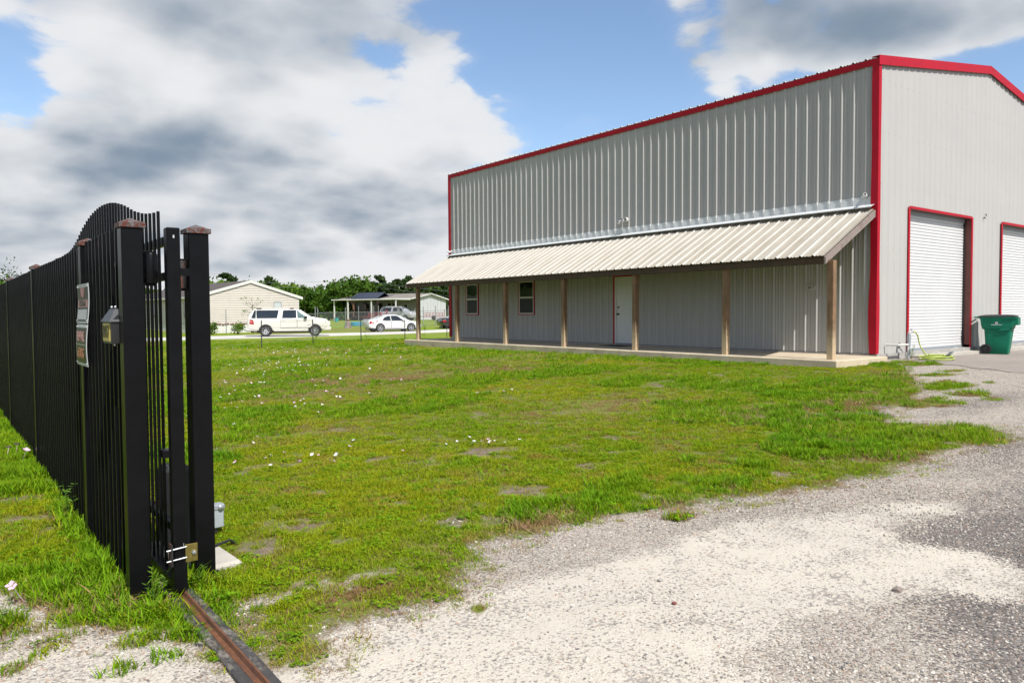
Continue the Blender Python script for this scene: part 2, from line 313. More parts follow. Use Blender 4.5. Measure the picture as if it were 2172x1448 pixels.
M['brick'] = mat('red_brick_edging', (0.25, 0.07, 0.06), 0.85, var=0.35, vscale=8)
M['timber'] = mat('dark_timber', (0.045, 0.028, 0.02), 0.8, var=0.3)
M['timbert'] = mat('tan_timber', (0.27, 0.15, 0.085), 0.8, var=0.25)
M['blue'] = mat('blue_pool_plastic', (0.06, 0.40, 0.66), 0.4, var=0.1)
M['teal'] = mat('teal_plastic', (0.03, 0.40, 0.40), 0.4, var=0.1)
M['galv'] = mat('galvanised_post', (0.34, 0.36, 0.36), 0.5, metal=0.3, var=0.15)
M['tpost'] = mat('dark_steel_post', (0.05, 0.05, 0.048), 0.7, var=0.3)
M['redtrl'] = mat('faded_red_trailer', (0.36, 0.05, 0.06), 0.6, var=0.2)
M['carwhite'] = mat('white_car_paint', (0.78, 0.78, 0.76), 0.25, var=0.02, coat=0.8)
M['carpearl'] = mat('pearl_car_paint', (0.80, 0.77, 0.70), 0.25, var=0.02, coat=0.8)
M['carblack'] = mat('black_car_paint', (0.008, 0.008, 0.01), 0.2, var=0.1, coat=0.9)
M['carsilver'] = mat('silver_car_paint', (0.52, 0.53, 0.54), 0.3, metal=0.35, var=0.05, coat=0.6)
M['carglass'] = mat('tinted_car_glass', (0.018, 0.022, 0.024), 0.05, var=0.3, spec=0.9, vscale=1.5)
M['carglass2'] = mat('clear_car_glass', (0.16, 0.24, 0.235), 0.06, var=0.35, spec=0.8, vscale=2.0)
M['tyre'] = mat('tyre_rubber', (0.022, 0.021, 0.02), 0.85, var=0.25, vscale=12)
M['rim'] = mat('alloy_rim', (0.66, 0.67, 0.68), 0.3, metal=0.5, var=0.08)
M['rimdark'] = mat('dark_rim', (0.03, 0.03, 0.032), 0.4, metal=0.4, var=0.15)
M['plastic'] = mat('black_car_plastic', (0.02, 0.02, 0.021), 0.6, var=0.15)
M['tail'] = mat('red_lamp_lens', (0.50, 0.012, 0.02), 0.15, var=0.1, spec=0.7)
M['head'] = mat('headlamp_lens', (0.66, 0.60, 0.50), 0.12, var=0.15, spec=0.8)
M['bark'] = mat('tree_bark', (0.11, 0.085, 0.065), 0.9, var=0.35, vscale=3)
M['asph'] = mat('worn_asphalt_apron', (0.33, 0.285, 0.245), 0.92, var=0.16, vscale=1.5, bump=0.35, bscale=120, fleck=((0.5, 0.46, 0.41), 90, 0.66), detail=9)
M['road'] = mat('white_shell_road', (0.68, 0.645, 0.585), 0.95, var=0.12, vscale=0.8, bump=0.3, bscale=10)
M['cloudyglass'] = mat('hazy_window_blind', (0.62, 0.66, 0.66), 0.25, var=0.06)
M['petal'] = mat('pale_pink_petal', (0.85, 0.55, 0.72), 0.6, var=0.1, vscale=30)
M['petalw'] = mat('white_petal', (0.85, 0.80, 0.82), 0.6, var=0.08, vscale=30)
M['grass'] = leafmat('grass_blades', (0.200, 0.300, 0.005), (0.330, 0.350, 0.008), (0.34, 0.25, 0.045), 0.40, 0.38, 2.2)
M['grass2'] = leafmat('lush_grass_blades', (0.125, 0.275, 0.005), (0.195, 0.320, 0.006), None, 0.7, 0.38)
M['straw'] = leafmat('dry_grass_blades', (0.30, 0.22, 0.09), (0.24, 0.13, 0.065), (0.36, 0.30, 0.17), 0.8, 0.2)
M['oak'] = leafmat('broadleaf_foliage', (0.040, 0.095, 0.010), (0.085, 0.155, 0.014), (0.055, 0.10, 0.012), 0.16, 0.3, 0.5)
M['lime'] = leafmat('spring_foliage', (0.085, 0.175, 0.012), (0.13, 0.215, 0.016), None, 0.2, 0.35, 0.6)
M['pine'] = leafmat('pine_foliage', (0.024, 0.050, 0.013), (0.045, 0.076, 0.017), None, 0.2, 0.2, 0.6)
M['weed'] = leafmat('weed_leaves', (0.09, 0.20, 0.02), (0.14, 0.24, 0.03), None, 3.0, 0.3, 9)
# ---------------------------------------------------------------- the lie of the land
def ss(a, b, x):
    t = np.clip((x-a)/(b-a), 0, 1); return t*t*(3-2*t)
def hz(x, y):
    x = np.asarray(x, float); y = np.asarray(y, float)
    D = .609*x+.793*y
    h = .36*ss(3, 15.3, x)*(1-.22*ss(12, 27, y))*(1-ss(28, 42, y))*ss(-6, 3, y)
    h = h+.055*ss(15.5, 18.5, x)*(1-ss(9.2, 10.5, y))
    h = h-.035*ss(19.5, 22.5, x)*(1-ss(9.2, 10.5, y))
    return h+.55*ss(60, 92, D)
_perm = RNG.integers(0, 1 << 30, 4096)
def vnoise(x, y, seed=0):
    xi = np.floor(x).astype(np.int64); yi = np.floor(y).astype(np.int64); fx = x-xi; fy = y-yi
    fx = fx*fx*(3-2*fx); fy = fy*fy*(3-2*fy)
    def h(a, b): return (_perm[(a*73+b*179+seed*311) & 4095] % 9973)/9973.0
    return (h(xi, yi)*(1-fx)+h(xi+1, yi)*fx)*(1-fy)+(h(xi, yi+1)*(1-fx)+h(xi+1, yi+1)*fx)*fy
def fbm(x, y, o=4, seed=0):
    s = 0; a = .5
    for i in range(o): s = s+a*vnoise(x*2**i, y*2**i, seed+i); a *= .5
    return s/(1-.5**o)
def sdf(poly, x, y):
    "signed distance to a closed polygon, positive inside"
    P = np.array(poly); n = len(P); d = np.full(x.shape, 1e9); ins = np.zeros(x.shape, bool)
    for i in range(n):
        a, b = P[i], P[(i+1) % n]; e = b-a; wx, wy = x-a[0], y-a[1]
        t = np.clip((wx*e[0]+wy*e[1])/(e@e+1e-12), 0, 1); d = np.minimum(d, (wx-e[0]*t)**2+(wy-e[1]*t)**2)
        c = ((a[1] > y) != (b[1] > y)) & (x < (b[0]-a[0])*(y-a[1])/(b[1]-a[1]+1e-12)+a[0]); ins ^= c
    d = np.sqrt(d); return np.where(ins, d, -d)
LAWN = [(-9, 9.2), (-3.0, 6.4), (-1.2, 5.4), (0.22, 4.54), (0.51, 4.38), (0.81, 4.22), (1.04, 4.19), (1.10, 3.84), (1.17, 3.43), (1.38, 3.26), (1.54, 3.53), (1.93, 3.60), (2.24, 3.53), (2.63, 3.81), (2.88, 4.22),
        (3.14, 4.14), (3.67, 4.30), (4.21, 4.19), (4.77, 3.95), (5.25, 3.80), (5.90, 3.60), (6.78, 3.43), (7.42, 3.30), (8.08, 3.50), (8.57, 3.29), (9.33, 3.16), (9.87, 3.39), (9.73, 3.79),
        (9.54, 4.53), (10.31, 5.03), (12.42, 5.47), (14.80, 6.78), (16.2, 7.4), (17.24, 8.21), (17.6, 9), (60, 48), (-60, 48), (-30, 10)]
CREAM = [(1.10, 3.21), (1.53, 3.42), (2.51, 3.40), (3.24, 3.43), (4.36, 3.40), (5.46, 3.13), (6.43, 2.57), (5.55, 2.63), (5.11, 2.45), (5.28, 2.16), (5.27, 1.93), (4.91, 1.60), (4.66, 1.64), (4.46, 1.95), (4.29, 2.03), (4.08, 2.08),
         (3.72, 2.15), (3.56, 2.30), (3.42, 2.11), (2.94, 2.02), (2.83, 1.85), (2.2, 1.7), (0.6, 2.8)]
WHITE1 = [(0.05, 5.5), (0.27, 5.38), (0.36, 5.04), (0.52, 4.69), (0.35, 4.55), (-.1, 4.57), (-.6, 5.2)]
WHITE2 = [(-.6, 4.6), (0.20, 4.19), (0.39, 4.40), (0.71, 4.26), (0.85, 4.08), (0.66, 3.96), (0.42, 3.90), (0.29, 3.85), (-.3, 4.0)]
WHITE4 = [(-1.2, 5.0), (-.3, 4.45), (0.2, 4.32), (.45, 4.38), (.72, 4.2), (.92, 4.05), (1.0, 3.7), (.95, 3.2), (0.2, 3.4), (-1.0, 4.2)]
WHITE3 = [(1.21, 4.34), (1.46, 4.22), (1.70, 4.27), (1.96, 4.17), (2.40, 4.28), (2.25, 4.09), (1.87, 4.05), (1.49, 4.08), (1.28, 4.06)]
BARE = [(1.97, 5.69, .22), (2.12, 5.45, .26), (1.8, 5.1, .2), (1.68, 5.0, .12), (2.69, 6.37, .20), (3.06, 5.53, .12), (4.79, 7.0, .4), (3.45, 4.66, .22), (5.88, 6.55, .22), (6.25, 6.62, .16), (6.01, 5.87, .18), (5.26, 6.0, .2), (2.99, 7.75, .3), (4.1, 6.9, .3),
        (5.98, 4.12, .16), (6.28, 4.07, .14), (8.04, 6.66, .28), (8.81, 6.01, .22), (0.66, 5.35, .13), (0.70, 5.05, .12), (2.25, 4.9, .14), (0.3, 9.9, .35), (0.1, 11, .4), (0.55, 7.0, .2), (9.95, 5.0, .4), (9.6, 4.1, .3), (1.3, 3.95, .10), (0.9, 4.45, .08)]
BROWN = [(8.3, 8.4, 1.3, .75), (8.4, 15.1, 1.8, .8), (7.9, 15.9, 2.0, .75), (10.5, 14.5, 1.5, .7), (6.2, 14, 1.5, .6), (12.5, 17, 1.8, .5), (5.5, 18, 1.2, .6), (8.8, 6.2, .9, .4), (4.6, 9.5, 1.0, .4), (6.5, 12.5, 1.4, .4), (14.5, 6.9, 1.2, .6), (11, 5.4, 1.4, .5), (9.7, 4.0, .7, .6), (3.3, 4.25, .5, .6), (5.6, 3.85, .6, .4), (7.3, 3.6, .6, .4), (1.9, 3.8, .5, .5), (0.5, 4.6, .4, .5)]
TUFTS = [(15.16, 6.42, .45), (13.18, 5.51, .5), (11.21, 4.93, .55), (12.55, 4.83, .35), (11.16, 5.25, .3), (13.93, 5.74, .25), (4.54, 3.78, .10), (16.3, 6.6, .3), (17.3, 7.7, .5), (17.6, 8.2, .4), (3.9, 4.25, .12), (12.2, 4.4, .2), (14.3, 5.2, .15), (0.12, 4.62, .16), (.45, 4.25, .1), (.99, 4.15, .13), (.96, 4.38, .16), (1.0, 3.92, .09), (.72, 4.02, .10), (.85, 3.75, .05), (.55, 4.0, .06), (.38, 4.12, .08), (.62, 3.72, .05), (.25, 4.05, .07), (1.17, 3.75, .07), (1.0, 3.6, .05), (2.75, 3.75, .05), (2.3, 3.3, .04)]
def grass_amount(x, y):
    x = np.asarray(x, float); y = np.asarray(y, float)
    s = sdf(LAWN, x, y)+.34*(fbm(x*2.6, y*2.6, 4, 3)-.5)
    g = np.clip(.5+s/.34, 0, 1)
    g = g*(1-.8*np.clip((fbm(x*2.3, y*2.3, 5, 11)-.645)*8, 0, 1)*np.clip(1.3-s/12, 0, 1))
    # thinner towards the stony margin near the gate
    g = g*(1-.45*np.exp(-np.clip(s, 0, 9)/.35)*(fbm(x*5, y*5, 3, 5) > .47))
    for bx, by, r in BARE:
        r = r if by < 5.75 and bx < 2.3 else r*.72
        d = np.hypot(x-bx, y-by)*.9+r*2.8*(fbm(x*8, y*8, 4, 21)-.5); g = g*(1-.90*np.clip(1.2-1.15*d/r, 0, 1)*np.clip(.45+1.1*fbm(x*15, y*15, 3, 23), 0, 1))
    for p, k in ((WHITE1, .9), (WHITE2, .93), (WHITE3, .72)):
        g = g*(1-k*np.clip(.5+(sdf(p, x, y)+.30*(fbm(x*9, y*9, 4, 8)-.5))/.14, 0, 1))
    for bx, by, r in TUFTS:
        d = np.hypot((x-bx)*.8, (y-by)*1.3)+r*.8*(fbm(x*5, y*5, 3, 25)-.5); g = np.maximum(g, np.clip(1.6-1.3*d/r, 0, 1)*.95)
    # nothing grows under the slab, the track or the building
    g = np.where((x > 15.27) & (x < 17.7) & (y > 8.56) & (y < 27.2), 0, g)
    g = np.where((x > 17.4) & (y > 8.5) & (y < 28), 0, g)
    g = np.where((np.abs(x-1.085) < .075) & (y < 4.75), g*.10, g)
    return g
def brown_amount(x, y):
    b = 0*x
    for bx, by, r, k in BROWN: b = np.maximum(b, k*np.exp(-(((x-bx)*.75)**2+((y-by)*1.5)**2)/r**2)*(.35+1.3*fbm(x*3, y*3, 3, 31)))
    s = sdf(LAWN, x, y); b = np.maximum(b, .55*np.exp(-np.clip(s, 0, 9)/.22)*(fbm(x*2, y*2, 3, 37) > .45))
    return np.clip(b, 0, 1)
def cream_amount(x, y):
    c = np.clip(.5+(sdf(CREAM, x, y)+.5*(fbm(x*1.8, y*1.8, 5, 41)-.5))/.38, 0, 1)*(.80+.2*fbm(x*5, y*5, 3, 43))
    for p in (WHITE1, WHITE2, WHITE3): c = np.maximum(c, .5*np.clip(.5+(sdf(p, x, y)+.32*(fbm(x*9, y*9, 4, 8)-.5))/.2, 0, 1))
    return np.maximum(c, .62*np.clip(.5+(sdf(WHITE4, x, y)+.3*(fbm(x*6, y*6, 4, 9)-.5))/.3, 0, 1))
def dark_amount(x, y):
    d = ss(3.2, 5.2, x)*(1-ss(1.9, 3.1, y)) + .5*ss(2.4, 3.6, x)*(1-ss(1.2, 1.9, y))
    d = np.maximum(d, .65*np.exp(-((x-11.8)/2.0)**2-((y-4.35)/.45)**2)); d = np.maximum(d, .5*ss(6.2, 8, x)*(1-ss(3.0, 3.6, y)))
    return np.clip(d*(.55+.9*fbm(x*.9, y*.9, 4, 51)), 0, 1)

def ground_mat():
    m = bpy.data.materials.new('soil_and_gravel'); m.use_nodes = True; nt = m.node_tree; N = nt.nodes; L = nt.links
    b = N['Principled BSDF']; b.inputs['Roughness'].default_value = .95; b.inputs['Specular IOR Level'].default_value = .2
    g = N.new('ShaderNodeNewGeometry')
    def att(n): a = N.new('ShaderNodeAttribute'); a.attribute_name = n; return a.outputs['Fac']
    def noise(s, d=5, r=.6):
        n = N.new('ShaderNodeTexNoise'); n.inputs['Scale'].default_value = s; n.inputs['Detail'].default_value = d; n.inputs['Roughness'].default_value = r; L.new(g.outputs['Position'], n.inputs['Vector']); return n.outputs['Fac']
    def mr(v, a, c, lo=0, hi=1):
        n = N.new('ShaderNodeMapRange'); L.new(v, n.inputs[0]); n.inputs[1].default_value = a; n.inputs[2].default_value = c; n.inputs[3].default_value = lo; n.inputs[4].default_value = hi; return n.outputs[0]
    def mix(f, a, c):
        n = N.new('ShaderNodeMix'); n.data_type = 'RGBA'
        for i, v in ((0, f), (6, a), (7, c)):
            if isinstance(v, tuple): n.inputs[i].default_value = (*v, 1)
            elif isinstance(v, (int, float)): n.inputs[i].default_value = v
            else: L.new(v, n.inputs[i])
        return n.outputs[2]
    def mth(o, a, c):
        n = N.new('ShaderNodeMath'); n.operation = o
        for i, v in enumerate((a, c)):
            if isinstance(v, (int, float)): n.inputs[i].default_value = v
            else: L.new(v, n.inputs[i])
        return n.outputs[0]
    def voro(s):
        v = N.new('ShaderNodeTexVoronoi'); v.inputs['Scale'].default_value = s; L.new(g.outputs['Position'], v.inputs['Vector']); return v
    def stones(v, stops):
        sp = N.new('ShaderNodeSeparateColor'); L.new(v.outputs['Color'], sp.inputs[0])
        r = N.new('ShaderNodeValToRGB'); r.color_ramp.interpolation = 'CONSTANT'; e = r.color_ramp.elements
        e[0].position = 0; e[0].color = (*stops[0][1], 1); e[1].position = stops[1][0]; e[1].color = (*stops[1][1], 1)
        for p, c in stops[2:]: q = e.new(p); q.color = (*c, 1)
        L.new(sp.outputs[0], r.inputs[0]); return r.outputs[0]
    v1 = voro(95); v2 = voro(48)
    vs = N.new('ShaderNodeSeparateColor'); L.new(v1.outputs['Color'], vs.inputs[0]); cell = mth('SUBTRACT', vs.outputs[1], .5)
    pale = stones(v1, [(0, (.47, .41, .33)), (.22, (.29, .255, .215)), (.36, (.54, .485, .41)), (.62, (.39, .34, .28)), (.78, (.17, .155, .14)), (.88, (.60, .555, .49)), (.95, (.34, .235, .17))])
    drk = stones(v1, [(0, (.13, .118, .108)), (.24, (.20, .178, .158)), (.46, (.085, .078, .073)), (.62, (.27, .243, .215)), (.80, (.23, .17, .135)), (.93, (.42, .385, .34))])
    dust = mix(noise(9, 7), (.60, .54, .44), (.74, .68, .58))
    dk = mr(mth('ADD', mth('ADD', att('dark'), mth('MULTIPLY', mth('SUBTRACT', noise(3.5, 6), .5), .7)), mth('MULTIPLY', cell, .55)), .44, .50)
    grav = mix(dk, pale, drk)
    cr = mr(mth('ADD', att('cream'), mth('ADD', mth('MULTIPLY', mth('SUBTRACT', noise(10, 6, .7), .5), .9), mth('MULTIPLY', cell, .45))), .44, .54)
    grav = mix(cr, grav, dust)
    fl = mr(mth('ADD', noise(45, 3), mth('MULTIPLY', noise(3, 4), .5)), .80, .84)
    grav = mix(mth('MULTIPLY', fl, mr(att('cream'), .2, .7, .2, .75)), grav, stones(v2, [(0, (.18, .17, .16)), (.4, (.40, .32, .26)), (.7, (.30, .27, .25))]))
    broad = mix(mr(noise(.8, 5), .3, .7), (.93, .91, .90), (1.05, 1.03, 1.0))
    mm = N.new('ShaderNodeMix'); mm.data_type = 'RGBA'; mm.blend_type = 'MULTIPLY'; mm.inputs[0].default_value = 1; L.new(grav, mm.inputs[6]); L.new(broad, mm.inputs[7]); grav = mm.outputs[2]
    soil = mix(mr(noise(14, 8, .7), .3, .7), (.15, .112, .08), (.31, .25, .185))
    turf = mix(mr(noise(1.3, 6), .35, .65), (.13, .20, .010), (.20, .24, .02))
    turf = mix(mr(noise(30, 5), .50, .62), turf, (.17, .125, .065))
    far = mix(mr(noise(.35, 6, .65), .36, .62), (.16, .27, .012), (.25, .31, .02))
    far = mix(mr(noise(5, 6, .7), .5, .66, 0, .6), far, (.22, .18, .075))
    far = mix(mr(noise(.12, 4, .5), .52, .62, 0, .75), far, (.245, .205, .075))
    lawnc = mix(att('far'), mix(mr(att('grass'), .15, .75), soil, turf), far)
    fin = mix(mr(mth('ADD', att('lawn'), mth('MULTIPLY', mth('SUBTRACT', noise(22, 5), .5), .5)), .35, .65), grav, lawnc)
    fm = N.new('ShaderNodeMix'); fm.data_type = 'RGBA'; fm.blend_type = 'MULTIPLY'; fm.inputs[0].default_value = 1; L.new(fin, fm.inputs[6]); fm.inputs[7].default_value = (.76, .77, .79, 1)
    L.new(fm.outputs[2], b.inputs['Base Color'])
    bp = N.new('ShaderNodeBump'); bp.inputs['Strength'].default_value = .55; bp.inputs['Distance'].default_value = .012
    hgt = mth('ADD', mth('MULTIPLY', v1.outputs['Distance'], -.6), mth('MULTIPLY', noise(24, 6, .7), 1.4)); L.new(hgt, bp.inputs['Height']); L.new(bp.outputs[0], b.inputs['Normal'])
    return m
M['ground'] = ground_mat()
def sheet(name, xs, ys, keep, lift=0.0, far=0.0):
    X, Y = np.meshgrid(xs, ys); nx, ny = len(xs), len(ys); x, y = X.ravel(), Y.ravel()
    z = hz(x, y)+lift
    if far == 0: 
        g = grass_amount(x, y); z = z+.018*(fbm(x*1.1, y*1.1, 4, 61)-.5)+.012*(fbm(x*6, y*6, 3, 63)-.5)
    else: g = np.ones_like(x)
    i = np.arange(ny-1)[:, None]*nx+np.arange(nx-1)[None, :]; F = np.stack([i, i+1, i+nx+1, i+nx], -1).reshape(-1, 4)
    F = F[keep(x[F].mean(1), y[F].mean(1))]
    used = np.unique(F); rm = -np.ones(len(x), int); rm[used] = np.arange(len(used)); F = rm[F]; x, y, z, g = x[used], y[used], z[used], g[used]
    me = bpy.data.meshes.new(name); me.vertices.add(len(x)); me.vertices.foreach_set('co', np.stack([x, y, z], 1).ravel())
    me.loops.add(F.size); me.loops.foreach_set('vertex_index', F.ravel()); me.polygons.add(len(F)); me.polygons.foreach_set('loop_start', np.arange(len(F))*4); me.update(calc_edges=True); me.validate()
    lawn = np.clip(.5+(sdf(LAWN, x, y)+.3*(fbm(x*2.6, y*2.6, 4, 3)-.5))/.4, 0, 1)
    lawn = np.where(far > 0, np.where(.609*x+.793*y > 20, 1, lawn), lawn)
    if far == 0:
        lawn = np.maximum(lawn, g); D = .609*x+.793*y
        for p in (WHITE1, WHITE2, WHITE3): lawn = lawn*(1-.9*np.clip(.5+(sdf(p, x, y)+.32*(fbm(x*9, y*9, 4, 8)-.5))/.2, 0, 1))
        ff = ss(17, 30, D)
    else: ff = np.ones_like(x)
    for n, v in (('grass', g), ('lawn', lawn), ('cream', cream_amount(x, y)), ('dark', dark_amount(x, y)), ('far', ff)):
        a = me.attributes.new(n, 'FLOAT', 'POINT'); a.data.foreach_set('value', np.ascontiguousarray(v, dtype=np.float32))
    me.materials.append(M['ground']); me.polygons.foreach_set('use_smooth', [True]*len(me.polygons))
    o = bpy.data.objects.new(name, me); COL.objects.link(o); o['kind'] = 'structure'; return o
NB = (-6.0, 27.0, -2.0, 33.0); ST = 0.1
nxs = np.linspace(NB[0], NB[1], 331); nys = np.linspace(NB[2], NB[3], 351)
def is_lawn(x, y): return (sdf(LAWN, x, y)+.3*(fbm(x*2.6, y*2.6, 4, 3)-.5)) > 0
notbld = lambda x, y: ~((x > 18.2) & (y > 9.3) & (y < 26.5))
sheet('lawn', nxs, nys, lambda x, y: notbld(x, y) & is_lawn(x, y))
sheet('gravel_driveway', nxs, nys, lambda x, y: notbld(x, y) & ~is_lawn(x, y))
def geo(a, b, n): return a*(b/a)**(np.arange(n)/(n-1))
far_x = np.concatenate([NB[0]-geo(2, 700, 22)[::-1], np.linspace(NB[0], NB[1], 12), NB[1]+np.arange(2, 60, 4.), NB[1]+geo(62, 700, 14)])
far_y = np.concatenate([NB[2]-geo(2, 700, 14)[::-1], np.linspace(NB[2], NB[3], 12), NB[3]+np.arange(2, 90, 3.), NB[3]+geo(94, 700, 14)])
sheet('ground', far_x, far_y, lambda x, y: ~((x > NB[0]) & (x < NB[1]) & (y > NB[2]) & (y < NB[3])), far=1.0)

def poly_sheet(name, poly, m, lift, step, skirt=0.0):
    from mathutils.geometry import delaunay_2d_cdt
    P = []
    for i in range(len(poly)):
        a, b = np.array(poly[i]), np.array(poly[(i+1) % len(poly)]); n = max(1, int(np.hypot(*(b-a))/step))
        P += [tuple(a+(b-a)*k/n) for k in range(n)]
    nb = len(P); x0, y0 = np.min(P, 0); x1, y1 = np.max(P, 0)
    gx, gy = np.meshgrid(np.arange(x0, x1, step), np.arange(y0, y1, step)); s = sdf(poly, gx.ravel(), gy.ravel()) > step*.4
    pts = P+list(zip(gx.ravel()[s], gy.ravel()[s]))
    v, e, f, *_ = delaunay_2d_cdt([Vector(p) for p in pts], [(i, (i+1) % nb) for i in range(nb)], [], 1, 1e-4)
    mb = MB(); mb.raw([(p.x, p.y, float(hz(p.x, p.y))+lift) for p in v], f)
    for i in range(nb):
        a, b = P[i], P[(i+1) % nb]
        mb.quad((*a, float(hz(*a))+lift), (*b, float(hz(*b))+lift), (*b, float(hz(*b))+lift-skirt-.03), (*a, float(hz(*a))+lift-skirt-.03))
    o = mb.build(name, m); o['kind'] = 'structure'; return o
_ap = [(17.95, 8.66), (17.78, 8.2), (17.72, 7.75), (17.45, 7.3), (17.42, 6.95), (17.0, 6.5), (16.95, 6.15), (16.55, 5.7), (16.4, 5.3), (15.9, 4.5), (15.2, 3.4), (14.2, 1.0), (34, 1), (34, 8.66)]
poly_sheet('asphalt_apron', _ap, M['asph'], .010, .5, .0)
_rd = [(-70, 47.5), (-20, 49.3), (5, 49.7), (10, 50.2), (13.9, 50.0), (16.3, 50.1), (18.8, 49.85), (22.6, 50.7), (26.3, 50.9), (31.4, 52.2), (34.3, 52.9), (45, 54), (70, 57), (70, 63), (45, 59.5), (37.8, 58.1), (34.4, 57.5), (28, 57.2), (25.5, 57.5), (18.8, 57.4), (15.7, 56.6), (5, 56.2), (-20, 55), (-70, 53)]
poly_sheet('gravel_road', _rd, M['road'], .02, 1.2, .0)
# ---------------------------------------------------------------- metal building with a porch
X0, Y0, ZF = 17.55, 8.845, 0.574
BL, RIDGE, EAVE, SL = 18.29, 6.22, 6.86, 0.150      # length, ridge distance, eave height, roof slope
FT = 0.3048
bld = thing('metal_building', 'tall light grey ribbed steel building with red trim and a long porch', 'building', (X0, Y0, ZF))
def rib_profile(n):
    "n ribs, 12 inch centres: list of (across, proud)"
    p = []
    for k in range(n):
        o = k*FT
        p += [(o, 0), (o+.078, 0), (o+.092, .014), (o+.108, .014), (o+.120, 0), (o+.158, 0), (o+.172, .014), (o+.188, .014), (o+.200, 0), (o+.226, 0), (o+.255, .034), (o+.279, .034)]
    p.append((n*FT, 0)); return p
PR3 = rib_profile(3)
# long wall: twenty sheets of three ribs
mb = MB()
for (a, h), (b, g) in zip(PR3[:-1], PR3[1:]):
    mb.quad((-h, a+.0012, 0.0), (-g, b-.0012 if b == 3*FT else b, 0.0), (-g, b-.0012 if b == 3*FT else b, EAVE-.10), (-h, a+.0012, EAVE-.10))
me_wall = mb.mesh('long_wall_panel', M['panel'])
OPEN = [(16.18, 17.06, .935, 2.215), (12.60, 13.54, .935, 2.215), (7.51, 8.52, -.01, 2.17)]
for k in range(20):
    ya, yb = k*3*FT, (k+1)*3*FT
    if not any(a < yb and b > ya for a, b, _, _ in OPEN): inst('wall_panel', me_wall, bld, (0, ya, 0)); continue
    mb = MB(); cuts = sorted(c_ for o in OPEN for c_ in o[:2] if ya < c_ < yb)
    for (a, h), (b, g) in zip(PR3[:-1], PR3[1:]):
        a, b = a+ya, b+ya; sg = [a]+[c_ for c_ in cuts if a < c_ < b]+[b]
        for u, v in zip(sg[:-1], sg[1:]):
            hu, hv = h+(g-h)*(u-a)/(b-a), h+(g-h)*(v-a)/(b-a); zz = [(0.0, EAVE-.10)]
            for o in OPEN:
                if o[0] < (u+v)/2 < o[1]: zz = [(0.0, o[2]), (o[3], EAVE-.10)]
            for z0, z1 in zz:
                if z1 > z0: mb.quad((-hu, u, z0), (-hv, v, z0), (-hv, v, z1), (-hu, u, z1))
    mb.build('wall_panel', M['panel'], bld)
# end wall: sheets cut round the doors and to the gable
D1, D2 = (1.56, 5.14, 3.52), (7.28, 10.86, 3.52)
def soft_profile():
    p = []
    for k in range(3):
        o = k*FT; p += [(o, 0), (o+.080, 0), (o+.094, .003), (o+.110, .003), (o+.124, 0), (o+.175, 0), (o+.189, .003), (o+.205, .003), (o+.219, 0), (o+.226, 0), (o+.260, .020), (o+.282, .020)]
    return p+[(3*FT, 0)]
PRE = soft_profile()
def end_panel(x0, zlo_f):
    mb = MB(); pr = [(x0+a, h) for a, h in PRE]; out = []
    cuts = sorted(c for d in (D1, D2) for c in d[:2] if x0 < c < x0+3*FT)
    for (a, h), (b, g) in zip(pr[:-1], pr[1:]):
        seg = [a]+[c for c in cuts if a < c < b]+[b]
        for u, v in zip(seg[:-1], seg[1:]):
            hu = h+(g-h)*(u-a)/(b-a); hv = h+(g-h)*(v-a)/(b-a); z0 = zlo_f((u+v)/2)
            tu, tv = (EAVE-.12+SL*min(q, 2*RIDGE-q) for q in (u, v))
            e = .0012 if v == x0+3*FT else 0
            mb.quad((u, -hu, z0), (v-e, -hv, z0), (v-e, -hv, tv), (u, -hu, tu))
    return mb
def zlo(x):
    for a, b, t in (D1, D2):
        if a < x < b: return t
    return -.01
for k in range(14):
    if k*3*FT < 2*RIDGE-.3: end_panel(k*3*FT, zlo).build('wall_panel', M['panel'], bld)
# unseen sides
mb = MB(); mb.box(2*RIDGE-.06, 2*RIDGE, 0.02, BL, 0, EAVE-.1); mb.prism([(0.05, 0), (2*RIDGE-.05, 0), (2*RIDGE-.05, EAVE-.15), (RIDGE, EAVE+SL*RIDGE-.15), (0.05, EAVE-.15)], lambda u, v, w: (u, w, v), BL-.08, BL-.02)
mb.build('rear_wall', M['panel'], bld)
mb = MB(); mb.box(.10, 2*RIDGE-.1, .30, BL-.1, -.5, EAVE-.3); mb.build('interior_lining', M['dark'], bld)
# roof: twenty ribbed sheets a side
W_ = math.hypot(RIDGE+.09, SL*(RIDGE+.09)); ang = math.atan(SL)
mb = MB()
for (a, h), (b, g) in zip(PR3[:-1], PR3[1:]):
    mb.quad((-.05, a, h), (-.05, b, g), (W_-.09, b, g), (W_-.09, a, h)); mb.quad((-.05, a, h-.012), (-.05, b, g-.012), (-.05, b, g), (-.05, a, h))
    mb.quad((-.05, a, h-.012), (-.05, b, g-.012), (W_-.09, b, g-.012), (W_-.09, a, h-.012))
me_roof = mb.mesh('roof_panel', M['roof'])
for k in range(20):
    inst('roof_panel', me_roof, bld, (-.018, k*3*FT, EAVE+.005), (0, -ang, 0))
    inst('roof_panel', me_roof, bld, (2*RIDGE+.03, (k+1)*3*FT, EAVE+.005), (0, -ang, math.pi))
mb = MB(); mb.prism([(-.2, -.045), (0, -.005), (.2, -.045), (.2, -.03), (0, .012), (-.2, -.03)], lambda u, v, w: (RIDGE+u, w, EAVE+SL*RIDGE+.055+v), 0, BL); mb.build('ridge_cap', M['roof'], bld)
